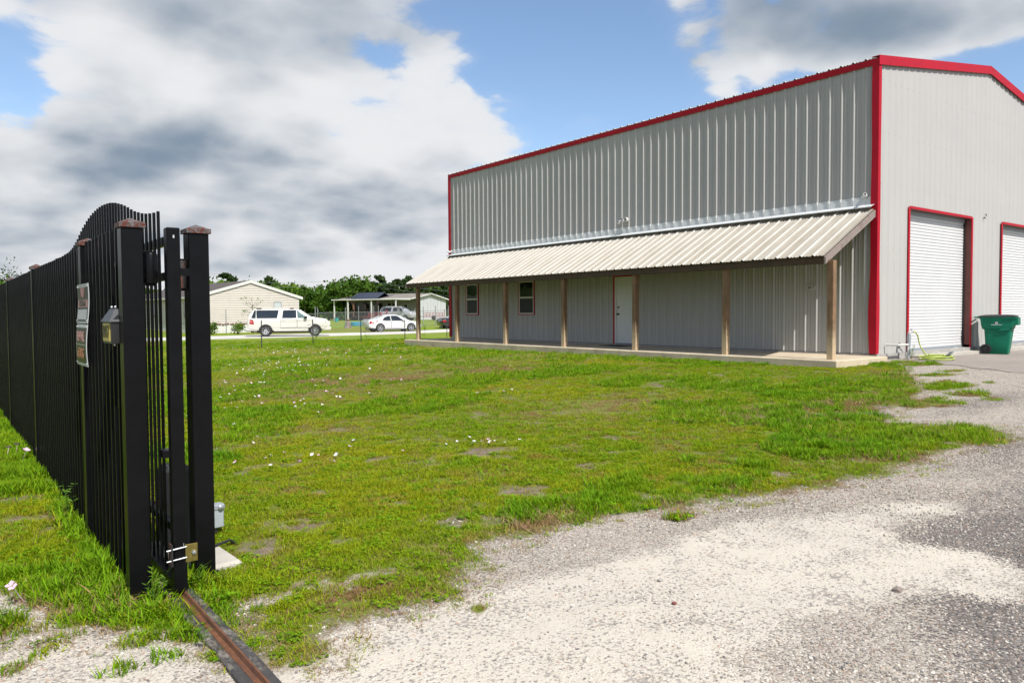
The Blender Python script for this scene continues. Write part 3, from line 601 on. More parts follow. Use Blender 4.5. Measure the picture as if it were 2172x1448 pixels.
# red trims
mb = MB(); mb.prism([(-.044, -.155), (-.034, -.155), (-.034, -.012), (-.062, -.012), (-.062, -.022)], lambda u, v, w: (u, w, EAVE+v), -.05, BL+.03); mb.build('eave_trim', M['red'], bld)
mb = MB(); mb.box(-.05, .2, 0, BL, EAVE-.02, EAVE+.0); mb.build('eave_closure', M['dark'], bld)
for a, b in ((0, 1), (1, 2)):
    xa, za = (-.075, EAVE-SL*.075) if a == 0 else (RIDGE, EAVE+SL*RIDGE); xb, zb = (RIDGE, EAVE+SL*RIDGE) if a == 0 else (2*RIDGE+.1, EAVE-SL*.1)
    mb = MB(); mb.raw([(x, y, z+d) for (x, z) in ((xa, za), (xb, zb)) for y in (-.072, -.052) for d in (-.17, .05)], [(0, 1, 3, 2), (4, 6, 7, 5), (0, 4, 5, 1), (2, 3, 7, 6), (1, 5, 7, 3), (0, 2, 6, 4)])
    mb.raw([(x, y, z+d) for (x, z) in ((xa, za), (xb, zb)) for y in (-.052, .12) for d in (.035, .05)], [(0, 1, 3, 2), (4, 6, 7, 5), (0, 4, 5, 1), (2, 3, 7, 6), (1, 5, 7, 3), (0, 2, 6, 4)])
    mb.build('rake_trim', M['red'], bld)
def corner(nm, yy, sgn):
    mb = MB(); n = 26; pts = []
    for i in range(n+1):
        z = (EAVE-.10)*i/n; bulge = .028*math.exp(-((z-1.0)/.7)**2)+.006*math.sin(z*2.3)
        w = .115+bulge; p = [(-.046-bulge*.3, sgn*w), (-.046-bulge*.3, -sgn*.05), (.075+bulge*.8, -sgn*.05), (.075+bulge*.8, -sgn*.03), (-.03, -sgn*.03), (-.03, sgn*w)]
        pts.append([(x, yy+y, z) for x, y in p])
    k = 6; mb.raw([q for r in pts for q in r], [(i*k+j, i*k+(j+1) % k, (i+1)*k+(j+1) % k, (i+1)*k+j) for i in range(n) for j in range(k)]+[tuple(range(k)), tuple(n*k+j for j in range(k))])
    return mb.build(nm, M['red'], bld)
corner('corner_trim', 0, 1); corner('corner_trim', BL, -1)
mb = MB(); mb.box(0, 2*RIDGE, -.05, .1, -.5, -.012); mb.box(-.028, -.002, 0.1, BL-.02, -.5, -.010); mb.build('foundation', M['conc2'], bld)
# flashing over the porch roof with ribs pressed into it
mb = MB()
for k in range(60):
    o = k*FT
    mb.quad((-.036, o, 3.49), (-.036, o+FT, 3.49), (-.012, o+FT, 3.70), (-.012, o, 3.70))
    mb.raw([(-.040, o+.243, 3.60), (-.040, o+.309, 3.60), (-.0425, o+.262, 3.705), (-.0425, o+.290, 3.705), (-.012, o+.245, 3.705), (-.012, o+.307, 3.705), (-.034, o+.276, 3.52)], [(0, 6, 1, 3, 2), (0, 2, 4), (1, 5, 3), (0, 4, 6), (1, 6, 5), (2, 3, 5, 4)])
mb.raw([(-.035, 0.02, 3.50), (-.035, BL, 3.50), (-.20, BL, 3.435), (-.20, 0.02, 3.435), (-.20, 0.02, 3.415), (-.20, BL, 3.415)], [(0, 1, 2, 3), (3, 2, 5, 4)])
mb.build('wall_flashing', M['flash'], bld)
# porch
PW, PZT, PZB = 2.15, 3.395, 2.215; pang = math.atan((PZT-PZB)/PW); plen = math.hypot(PW, PZT-PZB)
aw = bpy.data.objects.new('porch_roof', None); COL.objects.link(aw); aw.parent = bld
mb = MB()
for (a, h), (b, g) in zip(PR3[:-1], PR3[1:]):
    mb.cur = 0 if max(h, g) > .02 else 1
    mb.quad((0, a, h), (0, b, g), (-plen, b, g), (-plen, a, h)); mb.quad((0, a, h-.006), (0, b, g-.006), (-plen, b, g-.006), (-plen, a, h-.006)); mb.quad((-plen, a, h-.006), (-plen, b, g-.006), (-plen, b, g), (-plen, a, h))
me_aw = mb.mesh('porch_roof_panel', [M['awn'], M['awnpan']])
for k in range(20): inst('roof_panel', me_aw, aw, (-.03, .04+k*3*FT*.9955, PZT), (0, -pang, 0), (1, .9955, 1))
dz = (PZT-PZB)/PW
for y in (.0, BL-.05):
    mb = MB(); mb.raw([(x, y+w, PZT+dz*x+d) for x in (-.02, -PW-.03) for w in (0, .042) for d in (-.17, -.012)], [(0, 1, 3, 2), (4, 6, 7, 5), (0, 4, 5, 1), (2, 3, 7, 6), (1, 5, 7, 3), (0, 2, 6, 4)]); mb.build('rake_board', M['woodgrey'], aw)
me_r = None
for k in range(13):
    if me_r is None:
        mb = MB(); mb.raw([(x, w, PZT+dz*x+d) for x in (-.04, -PW+.12) for w in (0, .04) for d in (-.15, -.05)], [(0, 1, 3, 2), (4, 6, 7, 5), (0, 4, 5, 1), (2, 3, 7, 6), (1, 5, 7, 3), (0, 2, 6, 4)]); me_r = mb.mesh('rafter', M['beam'])
    inst('rafter', me_r, aw, (0, .8+k*1.4, 0))
for j in range(4):
    mb = MB(); x = -.35-.5*j; mb.box(x-.02, x+.02, .05, BL-.06, PZT+dz*x-.045, PZT+dz*x-.012); mb.build('purlin', M['beam'], aw)
mb = MB(); mb.raw([(x, y, PZT+dz*x-.006-d) for x in (-.05, -PW+.03) for y in (.045, BL-.06) for d in (.002, .0045)], [(0, 1, 3, 2), (4, 6, 7, 5), (0, 4, 5, 1), (2, 3, 7, 6), (1, 5, 7, 3), (0, 2, 6, 4)]); mb.build('porch_shade_sheet', M['beam'], aw)  # dark sheet added out of sight below the panels to deepen the porch shade
mb = MB(); mb.box(-PW+.02, -PW+.062, .045, BL-.06, PZB-.165, PZB-.02); mb.build('front_beam', M['beam'], aw)
mb = MB(); mb.box(-1.935, -1.895, .05, BL-.06, PZB-.16, PZB-.03+.1); mb.build('inner_beam', M['beam'], aw)
SLT = -.048
mb = MB(); xs = [-2.26, -1.2, -.03]; mb.bbox(-2.26, -.03, -.32, BL+.02, SLT-.42, SLT, .018); slab = mb.build('porch_slab', M['conc'], bld)
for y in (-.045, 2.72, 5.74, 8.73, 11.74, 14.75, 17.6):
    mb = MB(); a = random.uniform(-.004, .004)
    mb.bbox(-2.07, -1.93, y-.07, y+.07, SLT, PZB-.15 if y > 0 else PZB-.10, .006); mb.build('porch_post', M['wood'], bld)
# windows
def window(y, zb, w, h, scr):
    wn = bpy.data.objects.new('window', None); COL.objects.link(wn); wn.parent = bld; wn.location = (-.0, y, zb)
    mb = MB(); t = .032
    for a in ((-t, w+t, -t, 0), (-t, w+t, h, h+t), (-t, 0, 0, h), (w, w+t, 0, h)): mb.box(-.052, .02, a[0], a[1], a[2], a[3])
    mb.build('trim', M['red'], wn)
    mb = MB(); f = .045
    for a in ((0, w, 0, f), (0, w, h-f, h), (0, f, f, h-f), (w-f, w, f, h-f), (f, w-f, h*.5-.03, h*.5+.03)): mb.box(-.045, .0, a[0], a[1], a[2], a[3])
    mb.build('frame', M['alu'], wn)
    mb = MB(); mb.box(-.022, -.016, f, w-f, h*.5+.03, h-f); mb.build('upper_pane', M['glass'], wn)
    mb = MB(); mb.box(-.034, -.030, f, w-f, f, h*.5-.03); mb.build('insect_screen', M['screen'], wn)
    if scr == 1:
        mb = MB(); n = 14; top = [(f+(w-2*f)*i/n, h*.5+.05+.16*(abs(i/n-.45)*1.1)**.8+.05) for i in range(n+1)]
        mb.raw([(-.0245, a, z) for a, z in top]+[(-.0245, a, h*.5+.032) for a, z in top], [(i, i+1, n+2+i, n+1+i) for i in range(n)]); mb.build('curtain', M['screenlite'], wn)
    else:
        mb = MB(); mb.box(-.0245, -.0235, .06, .14, h*.5+.08, h*.5+.34); mb.build('paper_note', M['screenlite'], wn)
        mb = MB(); mb.lathe([(0, 0), (.055, 0), (.055, .002), (0, .002)], Matrix.Translation((-.0245, w*.62, h-.20)) @ Matrix.Rotation(-math.pi/2, 4, 'Y'), 20); mb.build('window_sticker', M['screenlite'], wn)
M['screenlite'] = mat('pale_film_behind_glass', (0.045, 0.052, 0.048), 0.5, var=0.3, vscale=8)
window(16.21, .965, .82, 1.22, 1); window(12.63, .965, .88, 1.22, 0)
# entry door
dr = bpy.data.objects.new('entry_door', None); COL.objects.link(dr); dr.parent = bld; dr.location = (0, 7.54, 0)
mb = MB()
for a in ((-.06, 0, 0, 2.2), (.95, 1.01, 0, 2.2), (0, .95, 2.14, 2.2)): mb.box(-.05, .02, *a)
mb.build('trim', M['red'], dr)
mb = MB()
for a in ((0, .05, 0, 2.14), (.87, .95, 0, 2.14), (.05, .87, 2.08, 2.14)): mb.box(-.042, .0, *a)
mb.build('frame', M['white'], dr)
mb = MB(); mb.box(-.020, .01, .053, .867, .03, 2.077); mb.build('leaf', M['white'], dr)
mb = MB(); mb.box(-.055, -.005, 0, .95, .0, .028); mb.build('threshold', M['grey'], dr)
mb = MB(); mb.lathe([(0, 0), (.034, 0), (.034, .012), (.012, .014), (.012, .045), (.028, .052), (.028, .072), (0, .078)], Matrix.Translation((-.02, .80, .95)) @ Matrix.Rotation(-math.pi/2, 4, 'Y'), 16); mb.build('handle', M['plastic'], dr, smooth=40)
mb = MB(); mb.lathe([(0, 0), (.03, 0), (.03, .018), (0, .02)], Matrix.Translation((-.02, .80, 1.17)) @ Matrix.Rotation(-math.pi/2, 4, 'Y'), 16); mb.build('deadbolt', M['plastic'], dr, smooth=40)
# roll up doors
def roll_door(d, lab):
    a, b, t = d; w = b-a; rd = bpy.data.objects.new('roll_up_door', None); COL.objects.link(rd); rd.parent = bld; rd.location = (a, 0, 0)
    if lab: rd['label'] = lab
    dep = .17
    mb = MB(); mb.box(-.085, .0, -.056, -.036, -.01, t+.03); mb.box(w, w+.085, -.056, -.036, -.01, t+.03); mb.box(0, w, -.058, -.036, t-.01, t+.055); mb.build('trim', M['red'], rd)
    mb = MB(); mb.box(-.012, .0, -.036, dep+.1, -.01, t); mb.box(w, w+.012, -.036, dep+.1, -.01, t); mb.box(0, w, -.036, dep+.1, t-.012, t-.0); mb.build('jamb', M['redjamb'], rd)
    mb = MB(); p = .0805; n = int((t-.2+.085)/p); z = .03
    prof = []
    k = 0
    while z < t-.10:
        for dz_, q in ((0, .0), (.012, -.004), (.02, -.016), (.052, -.021), (.072, -.016), (.078, -.002)):
            prof.append((z+dz_, q))
        z += p
    for (z0, q0), (z1, q1) in zip(prof[:-1], prof[1:]): mb.quad((.025, dep+q0, z0), (w-.025, dep+q0, z0), (w-.025, dep+q1, z1), (.025, dep+q1, z1))
    mb.build('curtain', M['white'], rd, smooth=35)
    mb = MB(); mb.box(.02, w-.02, dep-.03, dep+.02, -.075, .03); mb.build('bottom_bar', M['grey'], rd)
    mb = MB(); mb.box(.02, w-.02, dep-.02, dep+.01, -.10, -.075); mb.build('rubber_seal', M['dark'], rd)
    mb = MB(); mb.box(w-.52, w-.32, dep-.034, dep-.030, -.045, .0); mb.build('sticker', M['flash'], rd)
    mb = MB(); mb.box(w-.028, w-.001, dep-.06, dep+.03, -.10, t-.02); mb.build('side_guide', M['dark'], rd)
    mb = MB(); mb.box(.001, .028, dep-.06, dep+.03, -.10, t-.02); mb.build('side_guide', M['dark'], rd)
    mb = MB(); mb.bar((.02, dep-.02, t-.06), (w-.02, dep-.02, t-.06), .05, .11); mb.build('header_brush', M['grey'], rd)
    mb = MB(); mb.box(.0, w, -.30, dep+.3, -.45, -.100); mb.build('sill', M['conc2b'], rd)
    mb = MB(); mb.box(w+.0, w+.14, -.036, .12, -.010, .06); mb.build('wood_block', M['timbert'], rd)
M['conc2b'] = mat('pale_door_sill', (0.55, 0.51, 0.44), 0.9, var=0.12, vscale=4, bump=0.2)
roll_door(D1, 'white roll up door beside the water standpipe'); roll_door(D2, 'white roll up door behind the bin')
# number plate on the long wall, and a bracket on the end wall
text('house_number', '8417', .115, M['signblack'], bld, (-.052, 1.61, 1.60), (math.pi/2, 0, -math.pi/2), .78)
mb = MB(); mb.box(-.050, -.040, 1.50, 1.72, 1.545, 1.655); mb.build('number_plate', M['panel2'] if 'panel2' in M else M['alu'], bld)
for q0, q1, q2 in (((6.02, -.01, 3.60), (6.01, -.05, 3.62), (5.99, -.06, 3.57)), ((6.09, -.01, 3.69), (6.09, -.05, 3.71), (6.08, -.06, 3.65))):
    mb = MB(); mb.tube([q0, q1, q2], .012, 6); mb.build('wall_bracket', M['dark'], bld)
# screw heads on the end wall purlin lines
mb = MB()
for z in (.15, 1.3, 2.5, 4.0, 5.2, 6.4):
    for k in range(40):
        x = .20+k*FT
        if any(a-.1 < x < b+.1 and z < t+.1 for a, b, t in (D1, D2)): continue
        mb.box(x-.007, x+.007, -.008, 0, z-.007, z+.007)
for z in (.12, 1.25, 2.4, 4.3, 5.6):
    for k in range(60):
        y = .225+k*FT-.3*0
        if 7.4 < y < 8.6 and z < 2.3: continue
        mb.box(-.008, 0, y-.007, y+.007, z-.007, z+.007)
o = mb.build('screw_heads', M['grey'], bld); o['kind'] = 'stuff'

def camera_unit(loc, rz, tilt, label, two=False):
    t = thing('security_camera', label, 'camera', loc, rz, 'security cameras on the long wall')
    mb = MB(); mb.lathe([(0, 0), (.06, 0), (.06, .02), (.02, .03), (.02, .07), (0, .07)], Matrix.Rotation(-math.pi/2, 4, 'Y'), 16); mb.build('mount', M['flash'], t, smooth=40)
    for s in ([-1, 1] if two else [0]):
        R = Matrix.Translation((-.10, .10*s, -.03-.05*(s > 0))) @ Matrix.Rotation(tilt*(1 if s <= 0 else 1.5), 4, 'Z') @ Matrix.Rotation(math.radians(-70), 4, 'Y') @ Matrix.Translation((0, 0, -.03))
        mb = MB(); mb.lathe([(0, 0), (.030, 0), (.038, .02), (.038, .15), (.0, .15)], R, 14); mb.build('housing', M['flash'], t, smooth=40)
        mb = MB(); mb.lathe([(0, .151), (.032, .151), (.03, .153), (0, .153)], R, 14); mb.build('lens', M['dark'], t)
        mb = MB(); mb.tube([(-.06, 0, 0), (-.10, .10*s, -.02)], .016, 6); mb.build('arm', M['flash'], t)
    if two:
        mb = MB(); mb.lathe([(.06, 0), (.085, 0), (.085, .09), (.075, .09), (.06, .0)], Matrix.Translation((-.02, -.16, .0)) @ Matrix.Rotation(-math.pi/2, 4, 'Y'), 18); mb.build('junction_ring', M['alu'], t, smooth=40)
camera_unit((X0-.036, Y0+8.10, ZF+3.92), 0, .3, 'cream twin security camera above the middle of the porch roof', True)
camera_unit((X0-.036, Y0+.26, ZF+3.72), 0, .9, 'white bullet security camera beside the red corner trim above the porch')
camera_unit((X0-.036, Y0+18.1, ZF+3.62), 0, -.6, 'tiny white security camera at the far end of the long wall')
t = thing('doormat', 'black doormat lying in front of the white entry door', 'doormat', (X0-.42, Y0+8.05, ZF+SLT))
mb = MB(); mb.bbox(-.3, .3, -.48, .48, 0.001, .014, .004); mb.build('mat_body', M['mat'], t)
mb = MB(); mb.box(-.25, .25, -.43, .43, .014, .017); mb.build('pile', M['dark'], t)

# ---------------------------------------------------------------- standpipe, hose, bin
gx = lambda x, y: float(hz(x, y))
px_, py_ = X0+1.0, Y0-.30
t = thing('standpipe', 'pvc water standpipe wrapped in black tape by the white roll up door', 'standpipe', (px_, py_, gx(px_, py_)))
hh = ZF+.49-gx(px_, py_)
mb = MB(); mb.tube([(0, 0, -.05), (.01, 0, hh*.5), (0.04, 0, hh)], .030, 10); mb.tube([(.04, 0, hh), (.14, 0, hh+.01)], .026, 8); mb.build('riser', M['pvc'], t, smooth=50)
mb = MB()
for i in range(9):
    z = .08+i*(hh-.14)/8; a = random.uniform(0, 6); mb.tube([(.008+.03*z/hh, 0, z-.03), (.012+.03*z/hh, .0, z+.03)], .038+.012*random.random(), 9)
mb.build('tape_wrap', M['grey'], t)
mb = MB(); mb.tube([(0, 0, ZF+.195-gx(px_, py_)), (-.56, .0, ZF+.20-gx(px_, py_))], .024, 10); mb.tube([(-.55, 0, ZF+.20-gx(px_, py_)), (-.56, .26, ZF+.20-gx(px_, py_))], .022, 8); mb.build('branch_pipe', M['pvc'], t, smooth=50)
mb = MB(); mb.tube([(.02, .02, hh*.4), (.12, .03, hh*.40), (.2, .05, hh*.3), (.22, .06, 0)], .012, 6); mb.build('wire', M['dark'], t)
mb = MB(); mb.lathe([(0, 0), (.03, 0), (.03, .05), (.012, .06), (.012, .09), (0, .09)], Matrix.Translation((.14, 0, hh-.02)), 12); mb.bar((.10, 0, hh+.075), (.19, 0, hh+.075), .012); mb.build('tap', M['zinc'], t, smooth=40)
hp = thing('garden_hose', 'lime green garden hose hanging from the standpipe and coiled on the ground', 'hose', (px_+.15, py_-.05, gx(px_, py_)))
mb = MB(); mb.tube([(0, 0, hh+.01), (.10, 0, hh+.0), (.20, -.01, hh-.08), (.25, -.02, hh-.25), (.27, -.05, hh*.45), (.29, -.14, .14), (.30, -.24, .035), (.22, -.42, .02)], .016, 8)
mb.build('hanging_length', M['hose'], hp, smooth=60)
mb = MB(); pts = []
for i in range(110):
    a = i*.30; r = .30+.11*math.sin(i*.11)+.02*random.random(); pts.append((.02+r*1.15*math.cos(a), -.52+r*.85*math.sin(a), .02+.0009*i+.012*random.random()-.02*(i/110)*0))
mb.tube(pts, .0155, 7); mb.build('coil', M['hose'], hp, smooth=60)
mb = MB(); mb.lathe([(0, 0), (.03, 0), (.026, .10), (.018, .14), (0, .14)], Matrix.Translation((.36, -.62, .10)) @ Matrix.Rotation(.8, 4, 'X'), 12); mb.bar((.36, -.63, .1), (.44, -.72, .2), .03, .045); mb.build('nozzle', M['grey'], hp, smooth=40)

bx, by = 23.02, 8.20; bz = gx(bx, by)+.012
d_ = math.radians(-77)
t = thing('wheelie_bin', 'green wheeled rubbish bin with black lid by the roll up doors', 'bin', (bx, by, bz), d_); t.scale = (1.0, 1.0, 1.0)
# local x: towards the front, y across
def ringbin(z, x0, x1, w, r=.05, n=3):
    pts = []
    for cx, cy, a0 in ((x1-r, w-r, 0), (x0+r, w-r, 90), (x0+r, -w+r, 180), (x1-r, -w+r, 270)):
        for k in range(n+1): a = math.radians(a0+90*k/n); pts.append((cx+r*math.cos(a), cy+r*math.sin(a), z))
    return pts
lev = [(0.0, -.26, .22, .23), (.02, -.27, .24, .24), (.30, -.29, .275, .262), (.60, -.31, .31, .28), (.66, -.315, .315, .285), (.685, -.36, .33, .315), (.78, -.385, .36, .33), (.90, -.40, .385, .335), (.955, -.41, .40, .345), (.965, -.43, .42, .365), (1.0, -.44, .425, .37), (1.0, -.40, .39, .335), (.9, -.39, .37, .32)]
mb = MB(); R = [ringbin(*l) for l in lev]; n = len(R[0])
mb.raw([p for r in R for p in r], [(i*n+j, i*n+(j+1) % n, (i+1)*n+(j+1) % n, (i+1)*n+j) for i in range(len(R)-1) for j in range(n)]+[tuple(range(n))]); mb.build('body', M['bin'], t, smooth=35)
mb = MB(); mb.prism([(.30, .79), (.46, .79), (.455, .99), (.36, .99)], lambda u, v, w: (u, w, v), -.30, .30); mb.build('lift_rim', M['bin'], t)
mb = MB(); mb.prism([(-.02, .64), (.10, .70), (.20, .715), (.27, .70), (.30, .655), (.05, .63)], lambda u, v, w: (u, w, v), -.318, .318); mb.build('side_rib', M['bin'], t, smooth=30)
mb = MB(); R = [ringbin(1.002, -.46, .41, .372), ringbin(1.022, -.46, .415, .372), ringbin(1.045, -.40, .37, .33), ringbin(1.062, -.30, .30, .27), ringbin(1.068, -.1, .2, .15)]
mb.raw([p for r in R for p in r], [(i*n+j, i*n+(j+1) % n, (i+1)*n+(j+1) % n, (i+1)*n+j) for i in range(len(R)-1) for j in range(n)]+[tuple((len(R)-1)*n+j for j in range(n)), tuple(range(n))]); mb.build('lid', M['binlid'], t, smooth=30)
mb = MB(); mb.tube([(-.44, -.32, .985), (-.54, -.32, 1.0), (-.54, .32, 1.0), (-.44, .32, .985)], .016, 8); mb.build('handle', M['bin'], t, smooth=50)
for s in (-1, 1):
    w_ = bpy.data.objects.new('wheel', None); COL.objects.link(w_); w_.parent = t; w_.location = (-.275, s*.255, .135)
    Rm = Matrix.Rotation(math.pi/2, 4, 'X')
    mb = MB(); mb.lathe([(.095, -.03), (.128, -.03), (.135, -.015), (.135, .015), (.128, .03), (.095, .03)], Rm, 22); mb.build('tyre', M['tyre'], w_, smooth=40)
    mb = MB(); mb.lathe([(0, .012), (.025, .022), (.03, .012), (.095, .008), (.095, -.008), (.03, -.012), (.025, -.022), (0, -.012)], Rm, 18)
    for k in range(6): a = k*math.pi/3; mb.bar((.02*math.cos(a), 0, .02*math.sin(a)), (.09*math.cos(a), 0, .09*math.sin(a)), .014, .05)
    mb.build('hub', M['plastic'], w_, smooth=40)
mb = MB(); mb.tube([(-.275, -.25, .135), (-.275, .25, .135)], .012, 8); mb.build('axle', M['zinc'], t)
mb = MB()
Re = Matrix.Translation((-.02, -.337, .845)) @ Matrix.Rotation(math.pi/2, 4, 'X')
mb.lathe([(.016, 0), (.034, 0), (.034, .002), (.016, .002)], Re, 20); mb.lathe([(0, 0), (.009, 0), (.009, .002), (0, .002)], Re, 12)
for a, b in ((-.14, -.11), (-.10, -.075), (-.07, -.03), (-.02, .012), (.025, .06), (.07, .10)): mb.box(a-.0, b, -.3385, -.3365, .785, .805)
mb.build('printed_emblem', M['signwhite'], t)
# ---------------------------------------------------------------- black steel fence and sliding gate
FX = 0.8305
fence = thing('steel_fence', 'black steel picket fence with square posts running back along the grass', 'fence', (FX, 4.64, 0))
PW_ = .112
def cap(mb, x, y, z, w):
    h = w/2+.011
    mb.raw([(x-h, y-h, z), (x+h, y-h, z), (x+h, y+h, z), (x-h, y+h, z), (x-h, y-h, z+.026), (x+h, y-h, z+.026), (x+h, y+h, z+.026), (x-h, y+h, z+.026), (x, y, z+.056)],
           [(0, 3, 2, 1), (0, 1, 5, 4), (1, 2, 6, 5), (2, 3, 7, 6), (3, 0, 4, 7), (4, 5, 8), (5, 6, 8), (6, 7, 8), (7, 4, 8)])
def post(parent, x, y, h, w, z0=-.25):
    mb = MB(); mb.bbox(x-w/2, x+w/2, y-w/2, y+w/2, z0, h, .006); p = mb.build('post', M['blackpaint'], parent)
    mb = MB(); cap(mb, x, y, h-.002, w); mb.build('cap', M['rustcap'], p); return p
posts_y = [0.0, 1.435, 4.76, 8.10, 11.45]
mb = MB(); mb.bbox(-.009, .009, -.009, .009, .03, 2.085, .002); me_pk = mb.mesh('fence_picket', M['blackpaint'])
for i, y in enumerate(posts_y): post(fence, PW_/2, y, 2.09 if i else 2.085, PW_ if i < 2 else .10)
for i in range(len(posts_y)-1):
    a, b = posts_y[i]+.056, posts_y[i+1]-.056; n = round((b-a)/.1335)
    dz_ = .022 if i == 0 else 0
    for k in range(n-1+1):
        y = a+(b-a)*(k+.5)/n
        o = inst('picket', me_pk, fence, (.030+random.uniform(-.001, .001), y+random.uniform(-.002, .002), dz_+random.uniform(-.003, .003)), (random.uniform(-.002, .002), 0, 0))
        o.scale = (1.0, 1.0, 1.0)
    for z in (.14, 1.02, 1.86):
        mb = MB(); mb.bbox(.045, .083, a-.01, b+.01, z+dz_, z+dz_+.038, .003); mb.build('rail', M['blackpaint'], fence)
mb = MB(); mb.box(-.06, .17, -.11, .07, -.05, .012); mb.build('base_plate', M['blackpaint'], fence)
# signs
def sign(z0, z1, y0, y1, label, rows, backing):
    t = thing('notice_sign', label, 'sign', (FX-.006, 4.64, 0), 0)
    n = 8; mb = MB(); wob = lambda z: -.012*math.sin((z-1.2)*9)-.006
    zs = [z0+(z1-z0)*k/n for k in range(n+1)]
    mb.raw([(wob(z)+dx, y, z) for z in zs for dx, y in ((0, y0), (0, y1), (.004, y1), (.004, y0))], [(4*k+j, 4*k+(j+1) % 4, 4*k+4+(j+1) % 4, 4*k+4+j) for k in range(n) for j in range(4)]+[(0, 1, 2, 3), (4*n, 4*n+1, 4*n+2, 4*n+3)])
    mb.build('backing', M['signwhite'], t)
    lay = 0
    for r in rows:
        if r[0] == 'band':
            _, a, b, m_, ins = r; mb = MB(); k = 5; lay += .0006; zz = [a+(b-a)*i/k for i in range(k+1)]
            mb.raw([(wob(z)-.0014-lay, y, z) for z in zz for y in (y0+ins, y1-ins)], [(2*i, 2*i+1, 2*i+3, 2*i+2) for i in range(k)]); mb.build('printed_band', M[m_], t)
        else:
            _, s, z, size, m_, sx = r; text('lettering', s, size, M[m_], t, (wob(z)-.0052, (y0+y1)/2, z), (math.pi/2, 0, -math.pi/2), sx, .0004)
    for z in (z0+.018, z1-.018):
        for y in (y0+.02, y1-.02):
            mb = MB(); mb.lathe([(0, 0), (.008, 0), (.006, .006), (0, .007)], Matrix.Translation((wob(z), y, z)) @ Matrix.Rotation(-math.pi/2, 4, 'Y'), 10); mb.build('screw', M['zinc'], t)
ys0, ys1 = 1.07, 1.53
sign(1.545, 1.815, ys0, ys1, 'white and black NO TRESPASSING notice on the fence above the dog sign', [('band', 1.56, 1.790, 'signblack', .025), ('band', 1.655, 1.707, 'signpink', .025), ('band', 1.572, 1.640, 'signwhite', .032),
     ('t', 'NO', 1.750, .098, 'signpink', .95), ('t', 'TRESPASSING', 1.681, .058, 'signblack', .86)], 0)
sign(1.255, 1.538, ys0-.01, ys1-.03, 'BEWARE of DOG notice hanging below the trespassing notice', [('band', 1.275, 1.515, 'signblack', .022), ('band', 1.398, 1.402, 'signwhite', .025),
     ('t', 'BEWARE', 1.452, .098, 'signpink', .80), ('t', 'of DOG', 1.338, .098, 'signred', .84)], 0)
# lit-up address box
t = thing('address_light', 'black address box with yellow 8417 plate hanging on the pickets', 'address box', (FX+.012, 4.83, 0))
mb = MB(); mb.prism([(0, 1.44), (0, 1.615), (-.052, 1.565), (-.052, 1.44)], lambda u, v, w: (u, w, v), -.12, .13)
mb.build('housing', M['signblack'], t)
mb = MB(); mb.raw([(0.004, -.13, 1.563), (0.004, .14, 1.563), (-.062, .14, 1.563), (-.062, -.13, 1.563), (0.004, -.075, 1.635), (0.004, .085, 1.635), (-.022, .085, 1.635), (-.022, -.075, 1.635)], [(0, 1, 2, 3), (4, 7, 6, 5), (0, 4, 5, 1), (1, 5, 6, 2), (2, 6, 7, 3), (3, 7, 4, 0)]); mb.build('hood', M['hood'] if 'hood' in M else M['grey2'], t) if False else None
M['hood'] = mat('dark_grey_hood', (0.05, 0.053, 0.06), 0.5, var=0.15, vscale=20)
mb.build('hood', M['hood'], t)
mb = MB(); mb.box(-.0555, -.0515, -.095, .115, 1.452, 1.552); mb.build('plate', M['yellow'], t)
text('digits', '8417', .10, M['signblack'], t, (-.0575, .01, 1.502), (math.pi/2, 0, -math.pi/2), .86, .0005)
mb = MB()
for y, z in ((-.05, 1.645), (.06, 1.645), (.0, 1.43)): mb.lathe([(0, 0), (.009, 0), (.007, .008), (0, .009)], Matrix.Translation((-.012, y, z)) @ Matrix.Rotation(-math.pi/2, 4, 'Y'), 10)
mb.build('screw', M['zinc'], t)
# gate post (far side of the gate) with guide roller
GP = (1.272, 4.775)
gp = thing('gate_post', 'square black gate post with rusty pyramid cap right of the sliding gate', 'post', (GP[0], GP[1], 0))
post(gp, 0, 0, 2.085, .118)
mb = MB(); mb.box(-.10, .10, -.10, .10, -.05, .012); mb.build('base_plate', M['blackpaint'], gp)
def roller(par, x, y, z0, z1, r, m_, nm='guide_roller'):
    mb = MB(); mb.lathe([(0, z0), (r*.9, z0), (r, z0+.008), (r, z1-.008), (r*.9, z1), (0, z1)], Matrix.Translation((x, y, 0)), 20); ro = mb.build(nm, m_, par, smooth=40)
    mb = MB(); mb.tube([(x-.07, y+.0, z0-.006), (x+.02, y, z0-.006)], .007, 6); mb.tube([(x-.07, y, z1+.006), (x+.02, y, z1+.006)], .007, 6); mb.tube([(x, y, z0-.012), (x, y, z1+.012)], .008, 6); mb.build('bracket', M['blackpaint'], ro)
roller(fence, PW_+.040, -.035, 1.775, 1.945, .034, M['rollerm'] if 'rollerm' in M else M['blackpaint'])
roller(gp, -.088, .0, 1.755, 1.92, .030, M['rustdark'])
